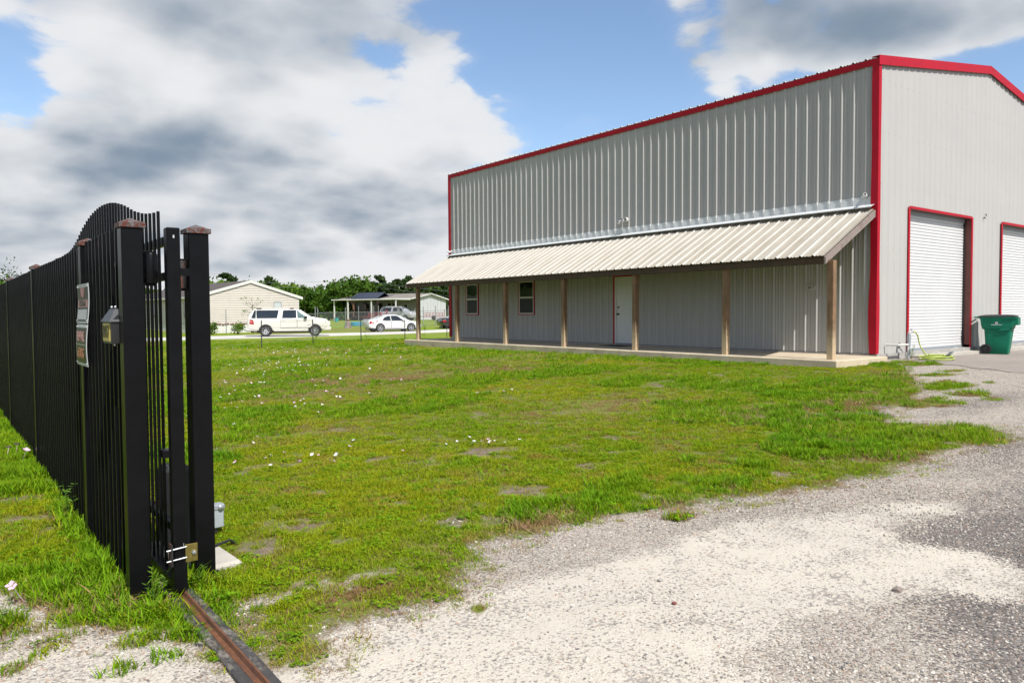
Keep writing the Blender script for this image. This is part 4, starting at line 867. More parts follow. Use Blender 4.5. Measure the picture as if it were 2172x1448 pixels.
# sliding gate with arched top
GX, GY0 = 1.055, 4.40
gate = thing('sliding_gate', 'black sliding gate with wavy arched picket tops behind the fence', 'gate', (GX, 0, 0))
mb = MB(); mb.bbox(-.035, .035, GY0, GY0+.07, .065, 2.075, .005); ep = mb.build('end_post', M['blackpaint'], gate)
mb = MB(); mb.box(-.003, .005, GY0-.0015, GY0, 2.018, 2.034); mb.build('paint_chip', M['signwhite'], ep)
ty = [4.70, 4.80, 4.90, 5.00, 5.11, 5.21, 5.31, 5.42, 5.52, 5.63, 5.74, 5.86, 5.95, 6.08, 6.18, 6.29, 6.40, 6.50, 6.6, 6.7]
tz = [2.198, 2.2, 2.2055, 2.214, 2.2255, 2.2415, 2.2586, 2.279, 2.306, 2.330, 2.3545, 2.374, 2.391, 2.407, 2.419, 2.427, 2.433, 2.4375, 2.438, 2.438]
def gate_top(y): return float(np.interp(y if y < 6.6 else 13.2-y, ty, tz))
for k in range(37):
    y = 4.735+k*.1045; zt = gate_top(y)
    mb = MB(); mb.bbox(-.008, .008, -.008, .008, .10, zt, .0015); mb.build('picket', M['blackpaint'], gate, (0, y, 0))
mb = MB(); mb.bbox(-.03, .03, GY0+.071, 8.62, .06, .12, .004); mb.build('bottom_rail', M['blackpaint'], gate)
mb = MB(); mb.bbox(.014, .050, GY0+.07, 8.62, 2.0, 2.05, .003); mb.build('top_rail', M['blackpaint'], gate)
mb = MB(); mb.bbox(.014, .050, GY0+.07, 8.62, 1.80, 1.845, .003); mb.build('middle_rail', M['blackpaint'], gate)
mb = MB(); mb.bbox(.014, .050, GY0+.07, 8.62, .34, .385, .003); mb.build('lower_rail', M['blackpaint'], gate)
mb = MB(); mb.bbox(-.035, .035, 8.62, 8.69, .09, 2.1, .005); mb.build('end_post', M['blackpaint'], gate)
for y in (4.62, 8.3):
    mb = MB(); mb.lathe([(0, -.018), (.05, -.018), (.04, 0), (.05, .018), (0, .018)], Matrix.Translation((.02, y, .075)) @ Matrix.Rotation(math.pi/2, 4, 'Y'), 18); mb.build('wheel', M['rust'], gate, smooth=40)
mb = MB(); mb.box(.034, .085, GY0+.01, GY0+.05, 1.815, 1.855); mb.build('stop_lug', M['blackpaint'], gate)
mb = MB(); mb.box(-.075, -.005, GY0+.02, GY0+.10, .815, .855); mb.build('lug_plate', M['blackpaint'], gate)
mb = MB(); mb.bbox(.024, .088, GY0-.006, GY0-.001, .225, .325, .001); lp = mb.build('striker_plate', M['brass'], gate)
mb = MB(); mb.lathe([(0, 0), (.014, 0), (.012, .012), (0, .014)], Matrix.Translation((.068, GY0-.006, .275)) @ Matrix.Rotation(math.pi/2, 4, 'X'), 6); mb.build('bolt', M['zinc'], lp)
mb = MB()
for z in (.245, .305): mb.tube([(-.075, GY0-.006, z), (.03, GY0-.006, z+.008)], .0045, 6)
mb.tube([(.015, GY0-.006, .31), (.015, GY0-.006, .335)], .003, 5); mb.build('threaded_rod', M['zinc'], gate)
mb = MB(); mb.box(-.052, -.042, GY0-.012, GY0+.05, .215, .335); mb.build('rod_bracket', M['rustdark'], gate)
mb = MB(); mb.bbox(-.11, .0, 5.35, 5.6, .02, .62, .03); mb.build('drive_unit', M['blackpaint'], gate) if False else None
# track in the ground
tr = thing('gate_track', 'rusty steel gate track on a blackened base running towards the camera', 'track', (1.075, 0, 0))
ysn = np.linspace(2.2, 8.9, 30)
def strip(mb, prof, jit):
    k = len(prof); vs = []
    for i, y in enumerate(ysn):
        b = float(hz(1.075, y))
        for j, (x, z) in enumerate(prof): vs.append((x+random.uniform(-jit, jit), y, b+z+random.uniform(-jit, jit)*.5))
    mb.raw(vs, [(i*k+j, i*k+(j+1) % k, (i+1)*k+(j+1) % k, (i+1)*k+j) for i in range(len(ysn)-1) for j in range(k)]+[tuple(range(k))])
mb = MB(); strip(mb, [(-.072, -.06), (.072, -.06), (.072, .020), (.066, .026), (-.066, .026), (-.072, .020)], .0035); mb.build('base_strip', M['railbase'], tr)
mb = MB(); strip(mb, [(-.030, .025), (.030, .025), (.027, .030), (.008, .036), (.0035, .058), (-.0035, .058), (-.008, .036), (-.027, .030)], .0012); mb.build('rail', M['rust'], tr)
# electrical bits behind the gate post
t = thing('conduit_box', 'light grey electrical conduit box in the grass behind the gate post', 'electrical box', (1.575, 5.60, float(hz(1.6, 5.6))), .15)
mb = MB(); mb.bbox(-.06, .06, -.035, .035, .06, .22, .008); mb.build('enclosure', M['box'], t)
mb = MB(); mb.bbox(-.066, .066, -.041, .041, .19, .232, .008); mb.build('lid', M['grey'], t)
mb = MB(); mb.lathe([(0, 0), (.02, 0), (.02, .01), (.01, .016), (0, .017)], Matrix.Translation((.03, -.04, .21)) @ Matrix.Rotation(math.pi/2, 4, 'X'), 14); mb.build('screw', M['zinc'], t, smooth=40)
mb = MB(); mb.tube([(0, 0, -.05), (0, 0, .07)], .022, 8); mb.build('conduit', M['dark'], t)
t = thing('concrete_block', 'pale concrete footing block beside the foot of the gate post', 'block', (1.44, 5.05, 0), .05)
mb = MB(); mb.bbox(-.20, .075, -.24, .17, -.12, .040, .02); mb.build('block', M['conc2b'], t)
t = thing('black_cable', 'black cable lying across the pale concrete block', 'cable', (1.44, 5.1, 0))
mb = MB(); mb.tube([(-.2, .02, .05), (-.05, .05, .056), (.05, .1, .052), (.14, .16, .05), (.22, .2, -.02)], .009, 7); mb.build('sheath', M['dark'], t, smooth=60)
t = thing('gate_motor', 'black gate motor housing glimpsed behind the gate pickets', 'motor', (1.24, 5.35, 0))
mb = MB(); mb.bbox(-.07, .11, -.10, .12, .05, .60, .03); mb.build('housing', M['plastic'], t)
mb = MB(); mb.lathe([(0, 0), (.03, 0), (.03, .05), (0, .05)], Matrix.Translation((-.08, -.02, .35)) @ Matrix.Rotation(-math.pi/2, 4, 'Y'), 12); mb.build('pinion', M['rust'], t)
mb = MB(); mb.box(-.12, .2, -.16, .2, -.1, .05); mb.build('plinth', M['conc2b'], t)
# ---------------------------------------------------------------- vehicles
def car(name, label, loc, rz, spec, group=None):
    """spec: L, W, stations [(x, zb, zs, zt, hwb, hws, hwt)], windows, wheels ... ; x forward from rear bumper"""
    t = thing(name, label, spec['cat'], loc, rz, group); x_off = spec['axle_r']
    st = spec['st']; xs = np.array([s[0] for s in st]); arr = np.array(st)
    xi = np.unique(np.concatenate([np.linspace(xs[0], xs[-1], 56), xs])); I = np.stack([np.interp(xi, xs, arr[:, k]) for k in range(7)], 1)
    mb = MB(); rings = []
    for x, zb, zs, zt, hb, hs, ht in I:
        h = zt-zs; r = [(0, zb), (hb*.85, zb), (hb, zb+.08), (hs, zb+(zs-zb)*.40), (hs*1.0, zb+(zs-zb)*.72), (hs*.975, zs-.03), (hs*.95, zs), (ht+(hs*.95-ht)*.06, zs+h*.86), (ht*.92, zs+h*.965), (ht*.6, zt+h*.0), (0, zt+.012)]
        rings.append([(x-x_off, y, z) for y, z in r]+[(x-x_off, -y, z) for y, z in r[-2:0:-1]])
    n = len(rings[0]); mb.raw([p for r in rings for p in r], [(i*n+j, i*n+(j+1) % n, (i+1)*n+(j+1) % n, (i+1)*n+j) for i in range(len(rings)-1) for j in range(n)]+[tuple(range(n)), tuple((len(rings)-1)*n+j for j in range(n))])
    mb.build('body', spec['paint'], t, smooth=38)
    def side_y(x, z):
        v = [np.interp(x, xi, I[:, k]) for k in range(7)]; f = np.clip((z-v[2])/max(v[3]-v[2], .01), 0, 1)/.86
        return float(v[5]*.95+(v[6]-v[5]*.95)*.94*min(f, 1)) if z >= v[2] else float(v[5])
    def sidepanel(nm, poly, m_, off=.012, both=True, thick=.015):
        for s in ((-1, 1) if both else (-1,)):
            mb = MB(); k = len(poly); vs = [(x-x_off, s*(side_y(x, z)+o), z) for o in (off, off-thick) for x, z in poly]
            mb.raw(vs, [tuple(range(k)), tuple(range(k, 2*k))[::-1]]+[(i, (i+1) % k, k+(i+1) % k, k+i) for i in range(k)]); mb.build(nm, m_, t)
    for poly, m_ in spec['windows']: sidepanel('side_window', poly, m_)
    for poly in spec.get('seams', []):
        sidepanel('door', poly, spec['paint'], .004, True, .012)
        k = len(poly)
        for s in (-1, 1):
            mb = MB()
            for i in range(k):
                a, b = poly[i], poly[(i+1) % k]
                mb.bar((a[0]-x_off, s*(side_y(*a)+.003), a[1]), (b[0]-x_off, s*(side_y(*b)+.003), b[1]), .012)
            mb.build('door_gap', M['seam'], t)
    for x, z in spec.get('handles', []):
        for s in (-1, 1):
            y = side_y(x, z)+.02; mb = MB(); mb.bbox(x-x_off-.10, x-x_off+.10, min(s*y, s*(y-.03)), max(s*y, s*(y-.03)), z-.018, z+.018, .006); mb.build('door_handle', spec.get('handle_m', spec['paint']), t)
    for nm, poly, m_ in spec.get('lamps', []): sidepanel(nm, poly, m_, .014)
    def cross(nm, x0, z0, x1, z1, w0, w1, m_):
        "glass or lamp across the car between two heights"
        d = Vector((x1-x0, 0, z1-z0)).normalized(); nn = Vector((-d.z, 0, d.x))*.012
        if (nn.z < 0): nn = -nn
        mb = MB(); P = [(x0-x_off, -w0, z0), (x0-x_off, w0, z0), (x1-x_off, w1, z1), (x1-x_off, -w1, z1)]
        Q = [tuple(Vector(p)+nn) for p in P]; mb.raw(P+Q, [(0, 1, 2, 3), (4, 7, 6, 5), (0, 4, 5, 1), (1, 5, 6, 2), (2, 6, 7, 3), (3, 7, 4, 0)]); mb.build(nm, m_, t)
    for c in spec.get('cross', []): cross(*c)
    for nm, b, m_ in spec.get('boxes', []):
        mb = MB(); mb.bbox(b[0]-x_off, b[1]-x_off, *b[2:], .02); mb.build(nm, m_, t)
    R = spec['wr']
    for wi, xw in enumerate((spec['axle_r'], spec['axle_r']+spec['wb'])):
        for s in (-1, 1):
            x = xw-x_off; yb = side_y(xw, R)
            mb = MB(); seg = 20; ri, ro = R*.98, R*1.17
            vs = []
            for k in range(seg+1):
                a = math.radians(-8+196*k/seg)
                for r_, y in ((ri*.2, yb+.006), (ro, yb+.006), (ro, yb-.12), (ri*.2, yb-.12)): vs.append((x+r_*math.cos(a), s*y, max(R+r_*math.sin(a), .16)))
            mb.raw(vs, [(4*k+j, 4*k+(j+1) % 4, 4*k+4+(j+1) % 4, 4*k+4+j) for k in range(seg) for j in range(4)]); mb.build('wheel_arch', M['dark'], t)
            w_ = bpy.data.objects.new('wheel', None); COL.objects.link(w_); w_.parent = t; w_.location = (x, s*(yb-.10), R)
            Rm = Matrix.Rotation(math.pi/2*s, 4, 'X')
            tw = spec.get('tw', .25)/2; rr = R*spec.get('rimf', .66)
            mb = MB(); mb.lathe([(rr, -tw), (R*.93, -tw), (R, -tw*.7), (R, tw*.7), (R*.93, tw), (rr, tw)], Rm, 28); mb.build('tyre', M['tyre'], w_, smooth=40)
            style = spec['rims'][wi]
            mb = MB(); f = -1
            mb.lathe([(rr, f*tw*.98), (rr*.93, f*tw*.95), (rr*.86, f*tw*.5)], Rm, 28)
            if style == 'steel':
                mb.lathe([(rr*.86, f*tw*.5), (rr*.55, f*tw*.75), (rr*.5, f*tw*.8), (0, f*tw*.8)], Rm, 28); mb.build('rim', M['rim'], w_, smooth=40)
                mb = MB()
                for k in range(7):
                    a = k*2*math.pi/7; mb.lathe([(0, 0), (rr*.11, 0), (rr*.11, -.006), (0, -.006)], Rm @ Matrix.Translation((rr*.70*math.cos(a), rr*.70*math.sin(a), f*tw*.66)), 10)
                mb.lathe([(rr*.16, 0), (rr*.24, 0), (rr*.24, -.008), (rr*.16, -.008)], Rm @ Matrix.Translation((0, 0, f*tw*.8)), 14); mb.build('rim_holes', M['dark'], w_)
            else:
                ns = style; mb2 = MB(); mb2.lathe([(rr*.86, f*tw*.35), (0, f*tw*.35)], Rm, 24); mb2.build('rim_back', M['rimdark'], w_)
                for k in range(ns):
                    a = k*2*math.pi/ns
                    for da in ((-.11, .11) if ns <= 6 else (0,)):
                        p0 = Rm @ Vector((rr*.14*math.cos(a), rr*.14*math.sin(a), f*tw*.85)); p1 = Rm @ Vector((rr*.92*math.cos(a+da*1.6), rr*.92*math.sin(a+da*1.6), f*tw*.85)); mb.bar(p0, p1, rr*(.09 if ns <= 6 else .13), .03, (0, 1, 0))
                mb.lathe([(0, f*tw*.9), (rr*.2, f*tw*.9), (rr*.2, f*tw*.6)], Rm, 14); mb.build('rim', M['rim'], w_, smooth=40)
    return t
M['seam'] = mat('panel_gap', (0.16, 0.155, 0.15), 0.6, var=0.1)
ga, gb, gc, gd = M['carglass'], M['carglass2'], M['plastic'], M['tail']
SUV = dict(cat='suv', axle_r=1.21, wb=3.33, wr=.40, tw=.27, rimf=.60, rims=('steel', 6), paint=M['carpearl'],
    st=[(0, .55, 1.06, 1.14, .86, .90, .80), (.06, .50, 1.12, 1.34, .92, .96, .84), (.16, .46, 1.22, 1.62, .95, .985, .80), (.36, .42, 1.26, 1.86, .96, 1.0, .775), (.55, .40, 1.26, 1.92, .96, 1.0, .77), (1.8, .38, 1.25, 1.955, .96, 1.0, .775), (3.1, .38, 1.24, 1.935, .96, 1.0, .77), (3.62, .38, 1.23, 1.86, .96, 1.0, .74), (4.33, .40, 1.24, 1.36, .96, .995, .90), (4.5, .41, 1.22, 1.32, .96, .99, .90), (5.1, .44, 1.17, 1.26, .95, .98, .86), (5.35, .46, 1.12, 1.20, .92, .95, .83), (5.46, .48, 1.02, 1.12, .87, .90, .78), (5.58, .50, .66, .74, .82, .85, .76), (5.62, .52, .60, .64, .70, .72, .66)],
    windows=[([(.62, 1.29), (1.98, 1.29), (2.10, 1.80), (2.06, 1.85), (.66, 1.85), (.60, 1.80)], ga), ([(.26, 1.30), (.56, 1.29), (.58, 1.85), (.46, 1.82)], ga), ([(2.32, 1.29), (3.30, 1.29), (3.28, 1.85), (2.46, 1.85), (2.38, 1.80)], ga), ([(3.36, 1.29), (4.08, 1.28), (3.82, 1.64), (3.62, 1.80), (3.50, 1.85), (3.34, 1.85)], gb)],
    seams=[[(2.22, .62), (3.32, .62), (3.32, 1.22), (2.22, 1.22)], [(3.34, .62), (4.36, .62), (4.36, 1.20), (3.34, 1.22)]], handles=[(2.42, 1.11), (3.52, 1.10)], handle_m=M['alu'],
    lamps=[('taillight', [(.14, .90), (.44, .86), (.42, 1.10), (.36, 1.19), (.16, 1.20)], gd), ('taillight_strip', [(.15, 1.02), (.40, 1.02), (.40, 1.10), (.16, 1.11)], M['signpink']), ('headlight', [(5.26, .92), (5.44, .92), (5.42, 1.08), (5.26, 1.10)], M['head']), ('door_badge', [(4.02, .80), (4.28, .80), (4.28, .83), (4.02, .83)], M['grey'])],
    cross=[('windscreen', 4.27, 1.36, 3.66, 1.84, .80, .68, ga), ('rear_window', .15, 1.30, .34, 1.82, .70, .62, ga)],
    boxes=[('roof_rack', (.75, 3.0, -.66, -.61, 1.965, 2.01), M['alu']), ('roof_rack', (.75, 3.0, .61, .66, 1.965, 2.01), M['alu']), ('rack_foot', (.62, .95, -.68, -.60, 1.92, 2.015), gc), ('rack_foot', (2.85, 3.12, -.68, -.60, 1.91, 2.01), gc), ('running_board', (1.75, 4.1, -1.04, -.86, .37, .44), M['carpearl']), ('running_board', (1.75, 4.1, .86, 1.04, .37, .44), M['carpearl']), ('door_mirror', (3.82, 4.02, -1.20, -1.0, 1.27, 1.44), gc), ('door_mirror', (3.82, 4.02, 1.0, 1.20, 1.27, 1.44), gc), ('front_bumper', (5.10, 5.66, -.92, .92, .42, .66), M['carpearl']), ('grille', (5.5, 5.63, -.5, .5, .76, 1.04), M['alu']), ('rear_bumper', (-.10, .42, -.93, .93, .42, .64), M['carpearl']), ('tow_hitch', (-.18, .3, -.04, .04, .36, .42), M['dark']), ('exhaust', (.2, .9, -.55, -.45, .30, .37), M['dark']), ('underbody', (.6, 5.0, -.7, .7, .26, .45), M['dark'])])
M['refl'] = M['head']
a_, b_ = np.array([18.50, 52.40]), np.array([21.63, 51.14]); dv = (b_-a_)/np.linalg.norm(b_-a_); an = math.atan2(dv[1], dv[0]); nrm = np.array([-dv[1], dv[0]])
p_ = a_+nrm*.88
car('white_suv', 'long white suv with roof rails parked on the pale gravel road', (p_[0], p_[1], .02), an, SUV)
SED = dict(cat='car', axle_r=1.02, wb=2.776, wr=.345, tw=.24, rimf=.74, rims=(5, 5), paint=M['carwhite'],
    st=[(0, .50, .80, .88, .72, .78, .66), (.05, .40, .92, 1.02, .84, .88, .74), (.30, .30, .97, 1.05, .90, .92, .78), (.72, .24, .97, 1.09, .91, .925, .74), (1.0, .22, .96, 1.22, .91, .93, .66), (1.45, .20, .94, 1.40, .91, .93, .60), (1.95, .20, .93, 1.465, .91, .93, .60), (2.5, .20, .92, 1.455, .91, .93, .61), (2.95, .20, .91, 1.36, .91, .93, .64), (3.40, .20, .90, 1.12, .91, .925, .74), (3.68, .22, .89, .96, .91, .92, .80), (4.2, .24, .82, .90, .90, .915, .78), (4.6, .27, .72, .79, .86, .88, .72), (4.78, .30, .60, .66, .76, .78, .64), (4.84, .34, .50, .56, .60, .62, .50)],
    windows=[([(1.22, .98), (1.98, .96), (1.98, 1.36), (1.78, 1.35), (1.45, 1.22)], ga), ([(2.05, .96), (3.10, .94), (2.98, 1.08), (2.66, 1.33), (2.44, 1.37), (2.04, 1.37)], ga)],
    seams=[[(1.32, .38), (2.0, .36), (2.0, .92), (1.40, .93)], [(2.02, .36), (3.12, .36), (3.14, .90), (2.02, .92)]], handles=[(1.58, .80), (2.30, .79)],
    lamps=[('taillight', [(.06, .70), (.52, .72), (.40, .80), (.22, .92), (.10, .92)], gd), ('side_marker', [(.62, .88), (.86, .90), (.84, .94), (.62, .93)], gd), ('headlight', [(4.36, .66), (4.66, .60), (4.56, .70), (4.26, .78)], M['head'])],
    cross=[('windscreen', 3.44, 1.08, 2.72, 1.40, .70, .58, ga), ('rear_window', .80, 1.12, 1.42, 1.39, .62, .54, ga)],
    boxes=[('boot_spoiler', (.10, .45, -.66, .66, 1.05, 1.09), M['carwhite']), ('door_mirror', (3.0, 3.16, -1.08, -.9, .95, 1.06), M['carwhite']), ('door_mirror', (3.0, 3.16, .9, 1.08, .95, 1.06), M['carwhite']), ('licence_plate', (-.02, .02, -.16, .16, .72, .84), M['signwhite']), ('lower_skirt', (.3, 4.5, -.86, .86, .17, .26), gc), ('exhaust_tip', (-.03, .2, -.55, -.4, .26, .33), M['rim'])])
a_, b_ = np.array([29.75, 56.9]), np.array([32.55, 56.55]); dv = (b_-a_)/np.linalg.norm(b_-a_); an = math.atan2(dv[1], dv[0]); nrm = np.array([-dv[1], dv[0]]); p_ = a_+nrm*.82
car('white_sedan', 'white four door sedan with shiny spoked wheels parked by the gravel road', (p_[0], p_[1], .03), an, SED)
BLK = dict(SED); BLK.update(paint=M['carblack'], rims=(10, 10)); BLK['boxes'] = [(n, b, M['carblack'] if m_ is M['carwhite'] else m_) for n, b, m_ in SED['boxes']]
p_ = np.array([37.75, 60.0])
car('black_sedan', 'black sedan with red tail lamps half hidden behind the building corner', (p_[0]+.9, p_[1], .05), math.radians(-13), BLK)
SIL = dict(SUV); SIL.update(paint=M['carsilver'], rims=('steel', 'steel'), wb=2.95, seams=SUV['seams'])
SIL['st'] = [(x*.905, *r) for x, *r in SUV['st']]; SIL['axle_r'] = 1.08
for k in ('windows',): SIL[k] = [([(x*.905, z) for x, z in p], m_ if m_ is ga else ga) for p, m_ in SUV[k]]
SIL['seams'] = [[(x*.905, z) for x, z in p] for p in SUV['seams']]; SIL['lamps'] = [(n, [(x*.905, z) for x, z in p], m_) for n, p, m_ in SUV['lamps'] if n in ('taillight', 'headlight')]
SIL['cross'] = [(n, a*.905, b, c*.905, *r) for n, a, b, c, *r in SUV['cross']]; SIL['handles'] = [(x*.905, z) for x, z in SUV['handles']]; SIL['boxes'] = [(n, (b[0]*.905, b[1]*.905, *b[2:]), M['carsilver'] if m_ is M['carpearl'] else m_) for n, b, m_ in SUV['boxes']]
q0, q1 = at(826, 679, 105.5), at(867, 678.6, 104.5); dv = (q1-q0)[:2]; an = math.atan2(dv[1], dv[0])
car('silver_suv', 'silver suv parked in front of the white house behind the sedan', (q0[0], q0[1], float(hz(q0[0], q0[1]))), an, SIL)

# ---------------------------------------------------------------- houses
def siding(mb, x0, x1, z0, ztop_f, y, p=.125, d=.018, n=24):
    "lapped boards facing -y"
    z = z0
    while True:
        cols = np.linspace(x0, x1, n+1); tops = [ztop_f(c) for c in cols]
        if z > max(tops): break
        for i in range(n):
            a, b = cols[i], cols[i+1]; ta, tb = tops[i], tops[i+1]
            za, zb = min(z+p, ta), min(z+p, tb)
            if za <= z and zb <= z: continue
            za, zb = max(za, z), max(zb, z)
            mb.quad((a, y-d, z), (b, y-d, z), (b, y, zb), (a, y, za)); mb.quad((a, y, z), (b, y, z), (b, y-d, z), (a, y-d, z))
        z += p
g_l, g_r = np.array([17.50, 65.5]), np.array([26.42, 66.2]); dv = g_r-g_l; GW = np.linalg.norm(dv); an = math.atan2(dv[1], dv[0]); zg = .25
hs = thing('cream_house', 'cream sided single storey house with brown shingle roof behind the white suv', 'house', (g_l[0], g_l[1], zg), an)
EH, PH = 2.80, 4.06; HL = 19.0
tf = lambda x: EH+(PH-EH)*(1-abs(x-GW/2)/(GW/2))
mb = MB(); siding(mb, 0, GW, .55, tf, 0, .15, .045, 40); o = mb.build('gable_siding', M['siding'], hs); o['kind'] = 'stuff'
mb = MB(); siding(mb, 0, HL, .55, lambda x: EH, 0, .135, .02, 2)
o = MB(); o.raw([(-(-p[1]), HL-p[0], p[2]) for p in mb.v], mb.f); o = o.build('side_siding', M['siding'], hs); o['kind'] = 'stuff'
mb = MB(); mb.box(.02, GW-.02, .03, HL, 0, EH); mb.prism([(0.02, EH), (GW-.02, EH), (GW/2, PH-.02)], lambda u, v, w: (u, w, v), .03, HL); mb.build('wall', M['siding'], hs)
mb = MB(); mb.box(-.0, GW, -.03, HL, -.3, .50); mb.build('skirting', M['fascia'], hs)
mb = MB(); random.seed(3)
k = 0; x = 0
me_b = None
mbk = MB(); mbk.box(0, .19, -.12, -.035, .50, .585); me_b = mbk.mesh('edging_brick', M['brick'])
i = 0
while x < GW-.2:
    o = inst('brick', me_b, hs, (x, random.uniform(-.015, .015), random.uniform(-.02, .02)), (0, random.uniform(-.12, .12), 0)); x += .235; i += 1
for s in (0, 1):
    mb = MB(); xa, xb = (-.35, GW/2) if s == 0 else (GW/2, GW+.35); za, zb = (EH-.10, PH+.05) if s == 0 else (PH+.05, EH-.10)
    mb.raw([(x, y, z+d) for x, z in ((xa, za), (xb, zb)) for y in (-.10, HL+.3) for d in (.12, .18)], [(0, 1, 3, 2), (4, 6, 7, 5), (0, 4, 5, 1), (2, 3, 7, 6), (1, 5, 7, 3), (0, 2, 6, 4)]); mb.build('roof', M['shing'], hs)
    mb = MB(); mb.raw([(x, y, z+d) for x, z in ((xa, za), (xb, zb)) for y in (-.135, -.095) for d in (-.06, .185)], [(0, 1, 3, 2), (4, 6, 7, 5), (0, 4, 5, 1), (2, 3, 7, 6), (1, 5, 7, 3), (0, 2, 6, 4)]); mb.build('rake_board', M['fascia'], hs)
    mb = MB(); e = xa if s == 0 else xb; mb.box(e-.03, e+.03, -.10, HL+.3, EH-.12, EH+.06); mb.build('fascia', M['fascia'], hs)
    mb = MB(); mb.box(min(e, e+(.35 if s == 0 else -.35)), max(e, e+(.35 if s == 0 else -.35)), -.09, HL+.28, EH-.13, EH-.11); mb.build('soffit', M['sidingg'], hs)
def far_window(par, x, z, w, h, y=-.03, pane=None, nm='window'):
    f = bpy.data.objects.new(nm, None); COL.objects.link(f); f.parent = par; f.location = (x, y, z)
    mb = MB()
    for a in ((-.05, w+.05, -.06, 0), (-.05, w+.05, h, h+.06), (-.05, 0, 0, h), (w, w+.05, 0, h)): mb.box(a[0], a[1], -.03, .03, a[2], a[3])
    mb.build('frame', M['grey'] if pane is M['cloudyglass'] else M['alu'], f)
    mb = MB(); mb.box(0, w, -.012, .0, 0, h); mb.build('pane', pane or M['glass'], f); return f
far_window(hs, 6.62, 1.42, .62, .95, -.035, M['cloudyglass'])
for yy in (2.4, 6.2, 11, 15):
    f = far_window(hs, 0, 1.1, .9, 1.3, 0, M['glass']); f.location = (-.035, yy+.9, 1.1); f.rotation_euler = (0, 0, -math.pi/2)
mb = MB(); mb.box(GW-.02, GW+.03, -.03, .06, .5, EH); mb.box(-.03, .03, -.03, .06, .5, EH); mb.build('corner_trim', M['fascia'], hs)
t = thing('planter', 'long dark planter trough with shrubs in front of the cream house', 'planter', tuple(np.append((g_l+dv*1.9+np.array([0, -1.9]))[:2], zg)), an)
mb = MB(); mb.bbox(-1.2, 1.9, -.25, .25, 0, .35, .03); mb.build('trough', M['conc2'], t)
mb = MB(); mb.bbox(-1.25, 1.95, -.27, .27, .35, .62, .03); mb.build('black_pots', M['plastic'], t)

# white house with long porch, further back
HS = 1.18
c0 = at(873, 679, 116.); pdir = math.radians(-90)-YAW
hx = math.cos(math.radians(32)); 
_r, _f = RV[:2]/np.linalg.norm(RV[:2]), FV[:2]/np.linalg.norm(FV[:2])
lx = -_r*math.cos(math.radians(22))+_f*math.sin(math.radians(22)); ang_ = math.atan2(lx[1], lx[0])
zg = float(hz(c0[0], c0[1]))-.05
wh = thing('white_house', 'white gabled house with tan roof and long porch beyond the parked cars', 'house', (c0[0], c0[1], zg), ang_); wh.scale = (HS, HS, HS)
# local x: along the front to the left, local y: back is negative
B = -1
GWH, GE, GP_ = 9.8, 2.85, 3.55
wy = lambda y: B*y
mb = MB(); P = [(1.6, .0), (GWH, .0), (GWH, GE), (GWH/2, GP_), (0.0, GE), (1.6, GE)]
mb.raw([(0, wy(y), z) for y, z in P]+[(-.02, wy(y), z) for y, z in P], [(0, 1, 2, 3, 4, 5), (6, 7, 8, 9, 10, 11)]); mb.build('gable_wall', M['sidingw'], wh)
mb = MB()
for k in range(7): mb.box(-.035, -.02, wy(2.3+k*.98)-.012, wy(2.3+k*.98)+.012, .1, GE+.3)
mb.box(-.04, -.02, wy(1.75), wy(1.6), 0, GE); mb.build('corner_trim', M['sidingg'], wh)
mb = MB(); mb.box(0, 11, wy(2.1), wy(2.0), 0, GE); mb.build('front_wall', M['sidingg'], wh)
mb = MB(); mb.box(0, 11, wy(GWH), wy(GWH-.1), 0, GE); mb.box(10.9, 11, wy(GWH), wy(2), 0, GE); mb.build('rear_wall', M['sidingw'], wh)
for s in (0, 1):
    ya, yb, za, zb = (-.3, GWH/2, GE, GP_+.03) if s == 0 else (GWH/2, GWH+.3, GP_+.03, GE)
    mb = MB(); mb.raw([(x, wy(y), z+d) for x in (-.3, 11.2) for y, z in ((ya, za), (yb, zb)) for d in (0, .06)], [(0, 1, 3, 2), (4, 6, 7, 5), (0, 4, 5, 1), (2, 3, 7, 6), (1, 5, 7, 3), (0, 2, 6, 4)]); mb.build('roof', M['shingt'], wh)
    mb = MB(); mb.raw([(x, wy(y), z+d) for x in (-.34, -.29) for y, z in ((ya, za), (yb, zb)) for d in (-.10, .07)], [(0, 1, 3, 2), (4, 6, 7, 5), (0, 4, 5, 1), (2, 3, 7, 6), (1, 5, 7, 3), (0, 2, 6, 4)]); mb.build('rake_board', M['fascia'], wh)
mb = MB(); mb.box(-.3, 8.2, .28, .36, GE-.10, GE+.06); mb.build('fascia', M['fascia'], wh)
for x, w, z, h in ((1.75, .45, 1.35, .75), (3.6, .5, 1.2, 1.1), (4.25, .5, 1.2, 1.1), (7.6, .6, 1.1, 1.2)):
    f = far_window(wh, x+w, z, w, h, 0, M['glass']); f.location = (x+w, wy(1.97), z); f.rotation_euler = (0, 0, math.pi)
mb = MB(); mb.box(5.6, 6.5, wy(1.98), wy(1.95), .3, 2.3); mb.build('porch_door', M['timber'], wh)
sp = bpy.data.objects.new('solar_array', None); COL.objects.link(sp); sp.parent = wh
for k in range(5):
    mb = MB(); y0_, y1_ = .25, 3.3; sl_ = (GP_+.03-GE)/(GWH/2+.3)
    mb.raw([(x, wy(y), GE+sl_*(y+.3)+d) for x in (4.55+k*1.16, 5.67+k*1.16) for y in (y0_, y1_) for d in (.085, .12)], [(0, 1, 3, 2), (4, 6, 7, 5), (0, 4, 5, 1), (2, 3, 7, 6), (1, 5, 7, 3), (0, 2, 6, 4)]); mb.build('solar_panel', M['solar'], sp)
